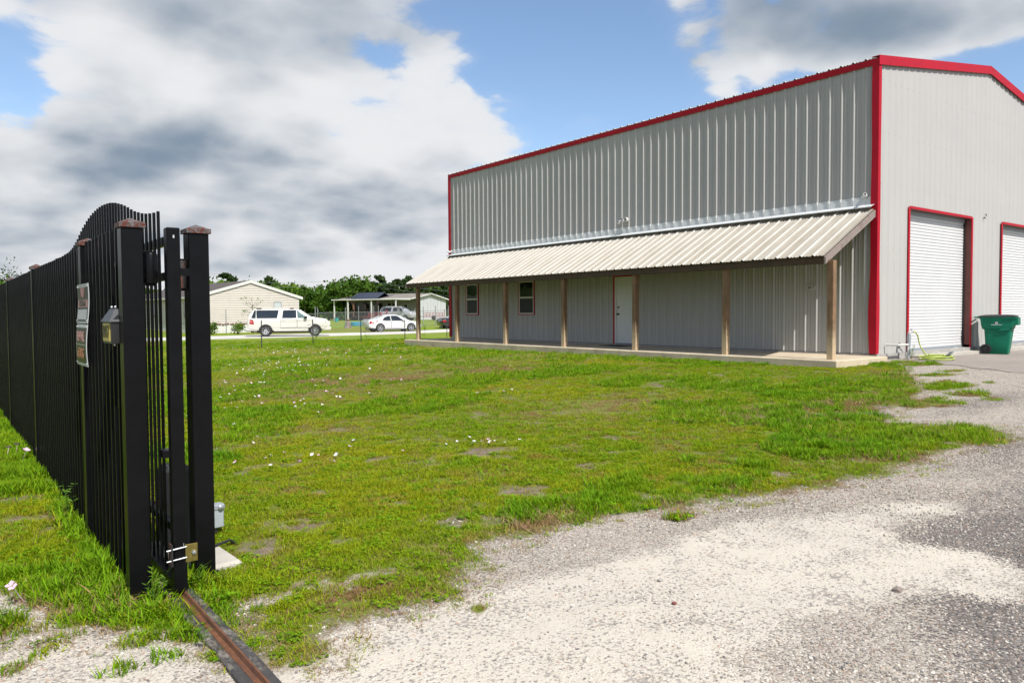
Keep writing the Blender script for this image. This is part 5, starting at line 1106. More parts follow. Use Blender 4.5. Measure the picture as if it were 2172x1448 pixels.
# carport: flat white-edged roof on white posts in front
cp = thing('carport', 'flat white edged carport roof on thin white posts before the white house', 'carport', tuple(at(873, 681, 113.)[:2])+(zg-.15,), ang_); cp.scale = (HS, HS, HS)
mb = MB(); mb.bbox(.1, 9.6, .0, 3.6, GE-.12, GE+.0, .02); mb.build('roof_sheet', M['fascia'], cp)
for x, y in ((.25, 3.4), (3.75, 3.4), (7.2, 3.4), (9.4, 3.2), (9.4, .3)):
    mb = MB(); mb.bbox(x-.07, x+.07, y-.07, y+.07, -.1, GE-.12, .008); mb.build('post', M['fascia'], cp)
# timber gazebo at the left end
gz = thing('timber_gazebo', 'open timber gazebo with small gable and braced dark posts left of the white house', 'gazebo', (c0[0]+lx[0]*8.7, c0[1]+lx[1]*8.7, zg), ang_); gz.scale = (HS, HS, HS)
mb = MB(); mb.prism([(-1.6, 2.9), (1.6, 2.9), (0, 3.62)], lambda u, v, w: (w, u-.6, v), .9, 1.0); mb.build('gable_fill', M['timbert'], gz)
for s in (-1, 1):
    mb = MB(); mb.raw([(x, -.6+s*y, z+d) for x in (-3.0, 1.1) for y, z in ((0, 3.66), (1.9, 2.82)) for d in (0, .07)], [(0, 1, 3, 2), (4, 6, 7, 5), (0, 4, 5, 1), (2, 3, 7, 6), (1, 5, 7, 3), (0, 2, 6, 4)]); mb.build('roof', M['solar'], gz)
    mb = MB(); mb.bar((1.12, -.6, 3.66), (1.12, -.6+s*1.95, 2.80), .05, .14, (1, 0, 0)); mb.build('barge_board', M['conc2'], gz)
for x in (-2.8, -.9, .9):
    for y in (.9, -2.1):
        mb = MB(); mb.bbox(x-.09, x+.09, y-.09, y+.09, 0, 2.85, .01); mb.bar((x, y, 2.0), (x+.6, y, 2.8), .10); mb.bar((x, y, 2.0), (x-.6, y, 2.8), .10); mb.build('braced_post', M['timbert'] if x > .5 and y > 0 else M['timber'], gz)
mb = MB(); mb.bbox(-3.0, 1.1, -2.3, 1.1, 0, .62, .02); mb.build('deck', M['timber'], gz)
for k in range(9):
    mb = MB(); x = -2.9+k*.5; mb.box(x-.03, x+.03, 1.04, 1.1, .62, 1.45); mb.build('baluster', M['timber'], gz)
mb = MB(); mb.bar((-3, 1.07, 1.45), (1.1, 1.07, 1.45), .08); mb.build('handrail', M['timber'], gz)
for k in range(4):
    mb = MB(); mb.bbox(1.1+k*.3, 1.42+k*.3, -1.4, .4, 0, .55-k*.14, .01); mb.build('step', M['timbert'], gz)
mb = MB(); mb.bar((1.15, .45, 1.35), (2.3, .45, .7), .08); mb.build('stair_rail', M['timbert'], gz)
q = at(748, 660, 140.); t = thing('garden_shed', 'blue grey shed with white roof edge seen through the gazebo', 'shed', (q[0], q[1], float(hz(q[0], q[1]))), ang_)
mb = MB(); mb.bbox(-2.3, 2.3, -1.5, 1.5, 0, 2.0, .02); mb.build('wall', M['shedblue'] if 'shedblue' in M else mat('shed_blue', (0.18, 0.25, 0.33), .7), t)
mb = MB(); mb.prism([(-2.5, 2.0), (2.5, 2.0), (2.2, 2.35), (-2.2, 2.35)], lambda u, v, w: (u, w, v), -1.7, 1.7); mb.build('roof', M['fascia'], t)
q = at(783, 655, 150.); t = thing('small_white_cottage', 'small white cottage with one window behind the gazebo', 'house', (q[0], q[1], float(hz(q[0], q[1]))), ang_)
mb = MB(); mb.bbox(-3, 3, -2, 2, 0, 2.9, .02); mb.build('wall', M['sidingw'], t)
mb = MB(); mb.prism([(-3.3, 2.9), (3.3, 2.9), (0, 3.9)], lambda u, v, w: (u, w, v), -2.2, 2.2); mb.build('roof', M['shingt'], t)
f = far_window(t, 0, 1.2, .7, 1.2, 0, M['glass']); f.location = (.4, 2.05, 1.2); f.rotation_euler = (0, 0, math.pi)
# red utility trailers
def trailer(loc, rz, label, L_):
    t = thing('utility_trailer', label, 'trailer', loc, rz, 'red utility trailers')
    mb = MB(); mb.box(0, L_, -.9, .9, .48, .58); mb.build('deck', M['redtrl'], t)
    for y in (-.9, .9):
        mb = MB(); mb.bar((0, y, 1.05), (L_, y, 1.05), .06); mb.bar((0, y, .78), (L_, y, .78), .05)
        for k in range(int(L_/.45)+1): mb.bar((k*.45, y, .5), (k*.45, y, 1.05), .045)
        mb.build('side_rail', M['redtrl'], t)
    mb = MB()
    for z in np.linspace(.6, 1.5, 6): mb.bar((L_, -.85, z), (L_, .85, z), .035)
    for y in np.linspace(-.85, .85, 6): mb.bar((L_, y, .58), (L_, y, 1.5), .04)
    mb.build('ramp_gate', M['redtrl'], t)
    for y in (-1.02, 1.02):
        mb = MB(); mb.lathe([(0, -.1), (.3, -.1), (.33, -.06), (.33, .06), (.3, .1), (0, .1)], Matrix.Translation((L_*.5, y, .33)) @ Matrix.Rotation(math.pi/2, 4, 'X'), 18); mb.build('wheel', M['tyre'], t, smooth=40)
    mb = MB(); mb.bar((-1.0, 0, .5), (0, -.5, .52), .08); mb.bar((-1.0, 0, .5), (0, .5, .52), .08); mb.build('drawbar', M['redtrl'], t)
q = at(898, 682, 108.); trailer((q[0], q[1], float(hz(q[0], q[1]))+.03), math.atan2(_r[1], _r[0])+.12, 'red mesh sided utility trailer beside the white gable wall', 3.0)
q = at(784, 676, 104.); trailer((q[0], q[1], float(hz(q[0], q[1]))+.02), math.atan2(_r[1], _r[0]), 'red utility trailer mostly hidden behind the white sedan', 2.4)
# odds and ends in the yard
q = at(757, 690, 78.); t = thing('paddling_pool', 'bright blue plastic paddling pool behind the sedan boot', 'pool', (q[0], q[1], float(hz(q[0], q[1]))))
mb = MB(); mb.lathe([(0, .02), (.72, .02), (.76, .38), (.80, .40), (.80, .36), (.70, 0), (0, 0)], Matrix.Identity(4), 24); mb.build('tub', M['blue'], t, smooth=40)
q = at(714, 683, 95.); t = thing('teal_bucket', 'teal bucket at the foot of the left carport post', 'bucket', (q[0], q[1], float(hz(q[0], q[1]))))
mb = MB(); mb.lathe([(0, .0), (.22, 0), (.30, .50), (.27, .50), (.2, .03), (0, .03)], Matrix.Identity(4), 18); mb.build('pail', M['teal'], t, smooth=40)
mb = MB(); mb.tube([(-.29, 0, .49), (-.2, .0, .68), (.2, 0, .68), (.29, 0, .49)], .014, 6); mb.build('handle', M['zinc'], t)
q = at(738, 691, 73.); t = thing('tree_stump', 'weathered grey brown stump with a pot in the yard by the pool', 'stump', (q[0], q[1], float(hz(q[0], q[1]))))
mb = MB(); mb.lathe([(.42, -.05), (.30, .25), (.27, .55), (.2, .62), (0, .6)], Matrix.Identity(4), 12); mb.build('wood', M['woodgrey'], t)
mb = MB(); mb.lathe([(0, .6), (.15, .6), (.2, .85), (.16, .85), (0, .8)], Matrix.Identity(4), 12); mb.build('pot', M['timbert'], t)

# ---------------------------------------------------------------- wire fence, chain link fence, pole and lines
wf = thing('wire_fence', 'low wire fence on dark steel stakes along the far edge of the lawn', 'fence', (0, 0, 0))
tp = [(-2.5, 24.6), (3.2, 27.6), (8.0, 29.8), (10.84, 31.22), (13.63, 32.53), (17.0, 34.53), (21.73, 38.5), (26.9, 42.07), (33, 46.5)]
for x, y in tp:
    z = float(hz(x, y)); mb = MB(); a = random.uniform(-.02, .02); mb.bar((x, y, z-.2), (x+a, y, z+1.18), .034, .034); mb.bar((x-.022, y-.015, z+.2), (x-.022+a, y-.015, z+1.1), .012); mb.build('stake', M['tpost'], wf)
mb = MB()
for h in (.25, .55, .85, 1.1):
    for (x, y), (x2, y2) in zip(tp[:-1], tp[1:]):
        z, z2 = float(hz(x, y)), float(hz(x2, y2)); mb.tube([(x, y, z+h), ((x+x2)/2, (y+y2)/2, (z+z2)/2+h-.02), (x2, y2, z2+h)], .0035, 4, False)
mb.build('wire', M['galv'], wf)
def netmat():
    m = bpy.data.materials.new('chain_link_net'); m.use_nodes = True; N = m.node_tree.nodes; L = m.node_tree.links; b = N['Principled BSDF']; b.inputs['Base Color'].default_value = (.30, .32, .32, 1); b.inputs['Roughness'].default_value = .5
    b.inputs['Alpha'].default_value = .11; return m
M['net'] = netmat()
cl = thing('chain_link_fence', 'galvanised chain link fence with tall posts across the neighbouring yards', 'fence', (0, 0, 0))
cpx = [(380, 660, 704, 60), (480, 656, 702, 61), (613, 653, 700, 63), (669, 650, 690, 66), (674, 652, 690, 70), (733, 652, 690, 72), (761, 650, 690, 72), (793, 649, 688, 73), (803, 648, 687, 73), (843, 649, 688, 74), (847, 650, 688, 74), (898, 650, 686, 75), (924, 648, 686, 76), (951, 648, 686, 77), (1010, 648, 686, 79)]
prev = None
for u, v0, v1, d in cpx:
    q = at(u, v1, d); z = float(hz(q[0], q[1])); top = at(u, v0, d)[2]
    mb = MB(); mb.tube([(q[0], q[1], z-.2), (q[0], q[1], top)], .034, 8); mb.build('post', M['galv'], cl, smooth=60)
    if prev is not None and u > 640:
        mb = MB(); pq, pz = prev; mb.quad((pq[0], pq[1], pz), (q[0], q[1], z), (q[0], q[1], z+1.55), (pq[0], pq[1], pz+1.55)); mb.build('mesh_panel', M['net'], cl)
        mb = MB(); mb.tube([(pq[0], pq[1], pz+1.56), (q[0], q[1], z+1.56)], .018, 5); mb.build('top_rail', M['galv'], cl)
    prev = (q, z)
q = at(772, 655, 140.); zb = float(hz(q[0], q[1])); tp_ = at(771, 585, 140.)
up = thing('utility_pole', 'thin grey wooden utility pole rising above the woods behind the gazebo', 'utility pole', (q[0], q[1], zb))
hp_ = tp_[2]-zb
mb = MB(); mb.tube([(0, 0, -.5), (0, 0, hp_)], [.17, .12], 10); mb.build('pole', M['polewood'] if 'polewood' in M else M['conc2'], up, smooth=60)
mb = MB(); mb.bar((-.1, 0, hp_-2.6), (.7, .2, hp_-2.6), .1); mb.bar((0, 0, hp_-.2), (.5, .1, hp_-.6), .07); mb.build('bracket', M['galv'], up)
mb = MB()
for z in (hp_-.05, hp_-2.5): mb.lathe([(0, 0), (.07, 0), (.05, .12), (.08, .15), (0, .2)], Matrix.Translation((.2, .05, z)), 10)
mb.build('insulator', M['signwhite'], up)
for lab, (u0, v0, d0), (u1, v1, d1), sag, zz in (('upper power line running left from the pole over the woods', (250, 592, 128), (771, 595, 140), .5, 0), ('lower power line running left from the pole over the cream house', (250, 605, 125), (771, 603, 140), .5, 0), ('upper power line sloping right from the pole towards the porch', (771, 595, 140), (1420, 650, 62), .5, 0), ('lower power line sloping right from the pole behind the porch post', (771, 604, 140), (1420, 668, 62), .4, 0)):
    a, b = at(u0, v0, d0), at(u1, v1, d1); o = thing('power_line', lab, 'power line', (0, 0, 0))
    mb = MB(); mb.tube([tuple(a+(b-a)*k/14-np.array([0, 0, sag*4*(k/14)*(1-k/14)])) for k in range(15)], .022, 5, False); mb.build('cable', M['linewire'] if 'linewire' in M else M['galv'], o)

# ---------------------------------------------------------------- trees
def leaf_mesh(name, lobes, n, size, m_, flat=0.0, seed=1, up=0.0):
    rg = np.random.default_rng(seed); V = []; F = []
    wts = np.array([l[1][0]*l[1][1]*l[1][2] for l in lobes])**.67; wts /= wts.sum()
    for li, (c, r) in enumerate(lobes):
        k = int(n*wts[li]); d = rg.normal(size=(k, 3)); d /= np.linalg.norm(d, axis=1)[:, None]; rad = rg.random(k)**.45
        P = np.array(c)+d*np.array(r)*rad[:, None]*(1+.18*rg.normal(size=(k, 1)))
        for p in P:
            a = rg.normal(size=3); a[2] *= 1-flat; a /= np.linalg.norm(a)+1e-9; b = np.cross(a, rg.normal(size=3)); b /= np.linalg.norm(b)+1e-9; s = size*(.5+rg.random()); c2 = np.cross(a, b)
            i = len(V); V += [p-b*s*.5, p+a*s*.0+c2*s*.45, p+b*s*.6, p-c2*s*.4]; F.append((i, i+1, i+2, i+3))
    me = bpy.data.meshes.new(name); me.from_pydata([tuple(v) for v in V], [], F); me.materials.append(m_); return me
def lobes_round(h, r, seed, n=9, low=.32):
    rg = np.random.default_rng(seed); L_ = [((0, 0, h*(low+.62)/1.25), (r*.7, r*.7, h*.30))]
    for k in range(n):
        a = rg.random()*6.28; q = r*(.35+.4*rg.random()); z = h*(low+(.95-low)*rg.random()); s = r*(.28+.24*rg.random())*(1.15-.5*abs(z/h-.6)); L_.append(((q*math.cos(a), q*math.sin(a), z-s*.4), (s, s, s*.8)))
    return L_
def lobes_pine(h, r, seed, n=8, low=.55):
    rg = np.random.default_rng(seed); L_ = []
    for k in range(n):
        z = h*(low+(.97-low)*k/(n-1)); q = r*(1.05-.75*(k/(n-1)))*(.4+.6*rg.random()); a = rg.random()*6.28
        L_.append(((q*math.cos(a), q*math.sin(a), z), (r*(.42-.16*k/n), r*(.42-.16*k/n), h*.05)))
    L_.append(((0, 0, h*.96), (r*.25, r*.25, h*.05))); return L_
def trunk(mb, h, r, lobes, seed):
    rg = np.random.default_rng(seed); mb.tube([(0, 0, -.3), (.05*h*rg.normal()*.2, 0, h*.4), (0, .05*h*.2*rg.normal(), h*.9)], [r, r*.7, r*.15], 7)
    for c, s in lobes[1:7]: mb.tube([(0, 0, c[2]*.62), (c[0]*.5, c[1]*.5, c[2]*.85), (c[0], c[1], c[2])], [r*.4, r*.25, r*.08], 5)
def tree(name, label, u, vtop, d, lobesf, r, m_, n, size, seed, group=None, low=.3):
    q = at(u, 670, d); z = float(hz(q[0], q[1])); h = float(at(u, vtop, d)[2]-z)
    t = thing(name, label, 'tree', (q[0], q[1], z), random.random()*6, group); L_ = lobesf(h, r, seed, low=low)
    mb = MB(); trunk(mb, h, .022*h+.05, L_, seed); mb.build('trunk', M['bark'], t, smooth=50)
    o = bpy.data.objects.new('crown', leaf_mesh('crown', L_, n, size, m_, .2, seed)); COL.objects.link(o); o.parent = t; return t
tree('pine_tree', 'tall dark pine with an open tiered crown behind the cream house roof', 483, 581, 128, lobes_pine, 3.2, M['pine'], 1500, .5, 3, low=.42)
tree('broadleaf_tree', 'bright green rounded tree left of the tall pine behind the roof', 452, 594, 118, lobes_round, 3.6, M['lime'], 1700, .5, 4)
tree('broadleaf_tree', 'small pale tree poking up behind the gable peak', 527, 593, 122, lobes_round, 1.3, M['lime'], 500, .35, 5)
tree('broadleaf_tree', 'tallest pale green tree standing above the woods left of the utility pole', 733, 577, 124, lobes_round, 4.6, M['oak2'] if 'oak2' in M else M['oak'], 3200, .5, 6, low=.1)
tree('broadleaf_tree', 'light green tree with thin top just right of the gap in the woods', 712, 584, 122, lobes_round, 2.4, M['lime2'] if 'lime2' in M else M['oak'], 1300, .4, 7, low=.1)
tree('pine_tree', 'dark pine standing just above the woods right of the gable peak', 568, 587, 150, lobes_pine, 2.4, M['pine'], 900, .45, 8, low=.3)
tree('broadleaf_tree', 'bare crowned tree seen above the left end of the black fence', 25, 573, 60, lobes_round, 1.1, M['bare'] if 'bare' in M else M['pine'], 420, .12, 9, low=.5)
tree('broadleaf_tree', 'green tree at the far left above the black fence', -4, 583, 58, lobes_round, 1.6, M['oak'], 1400, .22, 10)
# the woods themselves: one mass
def woods():
    rg = np.random.default_rng(12); V = []; F = []; MI = []; mats = [M['oak'], M['lime'], M['pine'], M['bark']]
    base = []
    for k in range(5):
        L_ = (lobes_round(1.0, .36, 20+k, 12, .05), lobes_pine(1.0, .34, 30+k, 10, .15))[k in (3, 4)]
        me = leaf_mesh('tmp', L_, 1500, .070, M['oak'], .2, 40+k); co = np.array([v.co[:] for v in me.vertices]); base.append(co); bpy.data.meshes.remove(me)
    rows = []
    prof_u = [-400, -100, 100, 300, 430, 500, 545, 575, 600, 625, 650, 680, 693, 703, 740, 775, 800, 830, 870, 910, 960, 1000, 1100, 1300]; prof_v = [600, 598, 600, 604, 604, 602, 597, 592, 596, 591, 598, 601, 612, 606, 597, 590, 589, 591, 590, 591, 590, 590, 588, 588]
    for row, dd in ((0, 165), (1, 158), (2, 150)):
        u = -420.
        while u < 1250:
            u += rg.uniform(12, 24)*140/dd; d = dd+rg.uniform(-5, 5); vt = np.interp(u, prof_u, prof_v)+rg.uniform(-4, 6)+row*5+(5 if rg.random() < .4 else 0)
            q = at(u, 668, d); z = .45; h = max(at(u, vt, d)[2]-z, 3.0)
            piney = u > 765; k = rg.integers(3, 5) if (rg.random() < (.6 if piney else .14)) else rg.integers(0, 3)
            mi = 2 if k >= 3 else (0 if rg.random() < .62 else 1)
            if piney and mi == 1 and rg.random() < .7: mi = 0
            a = rg.random()*6.28; w = h*rg.uniform(.75, 1.1); co = base[k].copy(); c, s_ = math.cos(a), math.sin(a)
            co = np.stack([(co[:, 0]*c-co[:, 1]*s_)*w, (co[:, 0]*s_+co[:, 1]*c)*w, co[:, 2]*h], 1)+np.array([q[0], q[1], z])
            rows.append((co, mi))
            if rg.random() < .5:
                tw_ = .09; x, y = q[0]+rg.uniform(-1, 1), q[1]+rg.uniform(-1, 1)
                rows.append((np.array([(x-tw_, y, z), (x+tw_, y, z), (x+tw_*.6, y, z+h*.75), (x-tw_*.6, y, z+h*.75)]), 3))
    # the belt of trees carries on round to the left, beyond the fence
    for az in np.arange(-100, -44, .62):
        d = rg.uniform(120, 150); a0 = YAW+math.radians(az); x, y = d*math.sin(a0), d*math.cos(a0); h = rg.uniform(7, 12); k = rg.integers(0, 5); mi = 2 if k >= 3 else int(rg.random() < .35)
        a = rg.random()*6.28; w = h*rg.uniform(.8, 1.2); co = base[k][:2400].copy(); c, s_ = math.cos(a), math.sin(a)
        rows.append((np.stack([(co[:, 0]*c-co[:, 1]*s_)*w, (co[:, 0]*s_+co[:, 1]*c)*w, co[:, 2]*h], 1)+np.array([x, y, .3]), mi))
    V = np.concatenate([r[0] for r in rows]); n = len(V)//4
    me = bpy.data.meshes.new('woods'); me.vertices.add(len(V)); me.vertices.foreach_set('co', V.ravel()); me.loops.add(len(V)); me.loops.foreach_set('vertex_index', np.arange(len(V))); me.polygons.add(n); me.polygons.foreach_set('loop_start', np.arange(n)*4); me.update(calc_edges=True)
    me.polygons.foreach_set('material_index', np.concatenate([np.full(len(r[0])//4, r[1]) for r in rows]))
    for m_ in mats: me.materials.append(m_)
    o = bpy.data.objects.new('woods', me); COL.objects.link(o); o['kind'] = 'stuff'
woods()
# shrubs by the cream house and a spindly sapling
def shrub(name, label, u, v, d, r, h, m_, n, size, seed):
    q = at(u, v, d); t = thing(name, label, 'shrub', (q[0], q[1], float(hz(q[0], q[1]))))
    o = bpy.data.objects.new('foliage', leaf_mesh('foliage', [((0, 0, h*.5), (r, r, h*.5)), ((r*.4, 0, h*.7), (r*.5, r*.5, h*.35))], n, size, m_, .1, seed)); COL.objects.link(o); o.parent = t
    mb = MB()
    for k in range(5): a = k*1.26; mb.tube([(0, 0, -.05), (r*.5*math.cos(a), r*.5*math.sin(a), h*.7)], [.02, .008], 4)
    mb.build('stems', M['bark'], t)
shrub('leafy_shrub', 'leafy yellow green shrub at the left foot of the cream gable', 449, 698, 60, .55, 1.0, M['lime'], 420, .12, 60)
shrub('leafy_shrub', 'green shrub spilling from the black planter pots', 505, 694, 60.5, .55, .95, M['lime'], 420, .12, 61)
q = at(537, 696, 62); t = thing('sapling', 'spindly young tree with few leaves in front of the cream gable', 'tree', (q[0], q[1], float(hz(q[0], q[1]))))
mb = MB(); rg = np.random.default_rng(5); tips = []
mb.tube([(0, 0, -.1), (.02, 0, 1.2), (0, 0, 2.4)], [.03, .02, .01], 5)
for k in range(16):
    a = rg.random()*6.28; z0 = 1.0+rg.random()*1.3; e = (math.cos(a)*rg.uniform(.4, 1.0), math.sin(a)*.6, z0+rg.uniform(.2, .7)); mb.tube([(0, 0, z0), e], [.012, .005], 4); tips.append(e)
mb.build('trunk', M['bark'], t)
o = bpy.data.objects.new('crown', leaf_mesh('crown', [(e, (.2, .2, .16)) for e in tips]+[((1.1, 0, 1.2), (.28, .2, .35))], 260, .07, M['lime'], .1, 62)); COL.objects.link(o); o.parent = t
FLOWER_CLUSTERS = [(9.53, 32.31, 0.56, 2.6, 24), (10.5, 27.93, 0.9, 1.73, 26), (7.85, 23.05, 0.72, 1.4, 22), (10.98, 24.72, 1.21, 1.84, 26), (8.36, 20.44, 0.36, 0.42, 30), (7.0, 19.3, 0.58, 0.99, 16), (12.71, 23.83, 1.72, 2.72, 24), (5.35, 17.13, 0.48, 0.96, 14), (5.12, 13.21, 0.55, 0.92, 14), (7.31, 15.99, 0.73, 1.43, 16), (7.04, 24.38, 0.26, 2.75, 14), (4.52, 12.96, 0.52, 0.81, 10), (5.06, 7.11, 0.17, 0.28, 9), (2.91, 7.81, 0.3, 0.45, 6), (8.92, 14.31, 1.69, 4.37, 10), (10.2, 10.8, 1.82, 2.22, 6), (3.29, 11.24, 0.18, 1.91, 8), (3.58, 8.12, 0.66, 0.79, 6)]
# ---------------------------------------------------------------- grass, pebbles, flowers
def scatter(name, P, rot, scl, sources, idx, extra=None):
    "one object: a cloud of points carrying small meshes"
    me = bpy.data.meshes.new(name); me.vertices.add(len(P)); me.vertices.foreach_set('co', np.ascontiguousarray(P, dtype=np.float32).ravel())
    for nm, ty, v in (('rot', 'FLOAT_VECTOR', rot), ('scl', 'FLOAT', scl), ('pick', 'INT', idx)):
        a = me.attributes.new(nm, ty, 'POINT'); a.data.foreach_set('vector' if ty == 'FLOAT_VECTOR' else 'value', np.ascontiguousarray(v, dtype=np.int32 if ty == 'INT' else np.float32).ravel())
    o = bpy.data.objects.new(name, me); COL.objects.link(o); o['kind'] = 'stuff'
    coll = bpy.data.collections.new(name+'_pieces')
    for i, s in enumerate(sources):
        so_ = bpy.data.objects.new('%s_piece_%02d' % (name, i), s); coll.objects.link(so_)
    ng = bpy.data.node_groups.new(name, 'GeometryNodeTree'); ng.interface.new_socket('Geometry', in_out='INPUT', socket_type='NodeSocketGeometry'); ng.interface.new_socket('Geometry', in_out='OUTPUT', socket_type='NodeSocketGeometry')
    N = ng.nodes; L = ng.links; gi = N.new('NodeGroupInput'); go = N.new('NodeGroupOutput')
    mp = N.new('GeometryNodeMeshToPoints'); L.new(gi.outputs[0], mp.inputs[0])
    ci = N.new('GeometryNodeCollectionInfo'); ci.inputs[0].default_value = coll; ci.inputs[1].default_value = True; ci.inputs[2].default_value = True
    ip = N.new('GeometryNodeInstanceOnPoints'); L.new(mp.outputs[0], ip.inputs['Points']); L.new(ci.outputs[0], ip.inputs['Instance']); ip.inputs['Pick Instance'].default_value = True
    def na(nm, ty):
        n = N.new('GeometryNodeInputNamedAttribute'); n.data_type = ty; n.inputs[0].default_value = nm; return n.outputs[0]
    L.new(na('pick', 'INT'), ip.inputs['Instance Index']); e = N.new('FunctionNodeEulerToRotation'); L.new(na('rot', 'FLOAT_VECTOR'), e.inputs[0]); L.new(e.outputs[0], ip.inputs['Rotation']); L.new(na('scl', 'FLOAT'), ip.inputs['Scale'])
    L.new(ip.outputs[0], go.inputs[0]); md = o.modifiers.new('scatter', 'NODES'); md.node_group = ng
    return o
def tuft(name, m_, n, r, h, w, seed, lean=.5, seg=3):
    rg = np.random.default_rng(seed); V = []; F = []
    for k in range(n):
        a = rg.random()*6.28; q = r*math.sqrt(rg.random()); x, y = q*math.cos(a), q*math.sin(a); hh = h*rg.uniform(.45, 1.15); ww = w*rg.uniform(.7, 1.3)
        d = rg.random()*6.28; ln = lean*rg.uniform(.2, 1.5)*hh; dx, dy = math.cos(d), math.sin(d); sx, sy = -dy, dx; i0 = len(V)
        for s in range(seg):
            f = s/seg; z = hh*f*(1-.25*f*lean); o = ln*f*f; wv = ww*(1-.55*f)/2; V += [(x+dx*o-sx*wv, y+dy*o-sy*wv, z-.004), (x+dx*o+sx*wv, y+dy*o+sy*wv, z-.004)]
        V.append((x+dx*ln, y+dy*ln, hh*(1-.25*lean)))
        for s in range(seg-1): F.append((i0+2*s, i0+2*s+1, i0+2*s+3, i0+2*s+2))
        F.append((i0+2*seg-2, i0+2*seg-1, i0+2*seg))
    me = bpy.data.meshes.new(name); me.from_pydata(V, [], F); me.materials.append(m_); return me
def clover(name, m_, n, r, h, seed):
    rg = np.random.default_rng(seed); V = []; F = []
    for k in range(n):
        a = rg.random()*6.28; q = r*math.sqrt(rg.random()); x, y, z = q*math.cos(a), q*math.sin(a), h*rg.uniform(.4, 1)
        for j in range(3):
            b = a+j*2.1; s = .011*rg.uniform(.7, 1.3); c = np.array((x+math.cos(b)*s, y+math.sin(b)*s, z)); t1 = np.array((math.cos(b), math.sin(b), .3*rg.normal()))*s; t2 = np.array((-math.sin(b), math.cos(b), .3*rg.normal()))*s*.8; i = len(V)
            V += [c-t1, c+t2, c+t1, c-t2]; F.append((i, i+1, i+2, i+3))
    me = bpy.data.meshes.new(name); me.from_pydata([tuple(v) for v in V], [], F); me.materials.append(m_); return me
SRC = [tuft('t', M['grass'], 22, .07, .062, .0065, 1, .8), tuft('t', M['grass'], 20, .08, .050, .007, 2, 1.1), tuft('t', M['grass2'], 20, .06, .085, .0075, 3, .6), tuft('t', M['grass2'], 24, .08, .060, .0070, 4, .9), tuft('t', M['straw'], 14, .08, .042, .0055, 5, 1.4), clover('t', M['grass2'], 12, .07, .035, 6), tuft('t', M['grass'], 16, .06, .045, .010, 7, 1.2), tuft('t', M['straw'], 9, .08, .060, .004, 8, 1.0)]
def sample_ground(n, d0, d1, spread=.74, power=1.0):
    "random ground positions in a fan in front of the gate, d0..d1 metres off"
    t = RNG.random(n); D = (d0**(2-power)+(d1**(2-power)-d0**(2-power))*t)**(1/(2-power)); s = D*spread*(2*RNG.random(n)-1)
    f = FV[:2]/np.linalg.norm(FV[:2]); r = RV[:2]/np.linalg.norm(RV[:2]); return f[0]*D+r[0]*s, f[1]*D+r[1]*s, D
def clear_of_things(x, y):
    ok = ~((np.abs(x-1.08) < .045) & (y > 2) & (y < 8.9)); ok &= ~((x > 1.23) & (x < 1.50) & (y > 4.80) & (y < 5.20)); ok &= ~((np.abs(x-1.27) < .07) & (np.abs(y-4.775) < .07))
    ok &= ~((np.abs(x-.887) < .07) & (y > 4.55) & (y < 4.72)); return ok
def grow(name, n, d0, d1, size, power=1.2, sub=1.0, spread=.76):
    x, y, D = sample_ground(n, d0, d1, spread, power)
    g = grass_amount(x, y); b = brown_amount(x, y)
    cl = np.clip((fbm(x*4.5, y*4.5, 3, 81)-.36)*6, .38, 1)
    k = (RNG.random(n) < g**1.2*sub*cl) & clear_of_things(x, y); x, y, D, g, b = x[k], y[k], D[k], g[k], b[k]; m = len(x)
    z = hz(x, y)+.018*(fbm(x*1.1, y*1.1, 4, 61)-.5); lush = fbm(x*.45, y*.45, 4, 71); fine = fbm(x*2.3, y*2.3, 3, 73)
    nearslab = np.exp(-((x-.82)/.07)**2)*(y > 4.4)*(y < 16)
    r = RNG.random(m); idx = np.where(r < .42, 0, np.where(r < .70, 1, np.where(r < .80, 5, 6)))
    ls = (lush > .52) | (nearslab > .4); idx = np.where(ls & (RNG.random(m) < .62), np.where(RNG.random(m) < .5, 2, 3), idx)
    idx = np.where(RNG.random(m) < b*1.15+.09+.30*(fine > .57), np.where(RNG.random(m) < .6, 4, 7), idx)
    h = size*(.55+.6*RNG.random(m))*(.6+.5*g)*(.75+.45*ls*(fine > .45))*(1+.35*nearslab)
    h = h*np.where(np.abs(x-1.0)+np.abs(y-4.5) < .45, 1.15, 1.0)
    rot = np.stack([RNG.normal(0, .10, m), RNG.normal(0, .10, m), RNG.random(m)*6.28], 1)
    return scatter(name, np.stack([x, y, z], 1), rot, h, SRC, idx)
grow('grass', 165000, 2.6, 9.0, .95, .9, spread=1.25)
grow('grass', 160000, 9.0, 20.0, 1.0, 1.0, spread=1.1)
grow('grass', 85000, 20.0, 46.0, 1.3, 1.1, spread=.92)
# dead blades and runners on the thin ground
def litter(n, d0, d1):
    x, y, D = sample_ground(n, d0, d1, .76, 1.0); g = grass_amount(x, y); s = sdf(LAWN, x, y)
    k = (g < .55) & (s > -.25) & (RNG.random(n) < .75) & clear_of_things(x, y) & ~((x > 15.2) & (y > 8.5)); x, y = x[k], y[k]; m = len(x)
    scatter('dry_grass', np.stack([x, y, hz(x, y)+.018*(fbm(x*1.1, y*1.1, 4, 61)-.5)], 1), np.stack([RNG.normal(0, .2, m), RNG.normal(0, .2, m), RNG.random(m)*6.28], 1), .35+.5*RNG.random(m), SRC, np.where(RNG.random(m) < .55, 7, np.where(RNG.random(m) < .5, 4, 1)))
litter(26000, 3.3, 14)
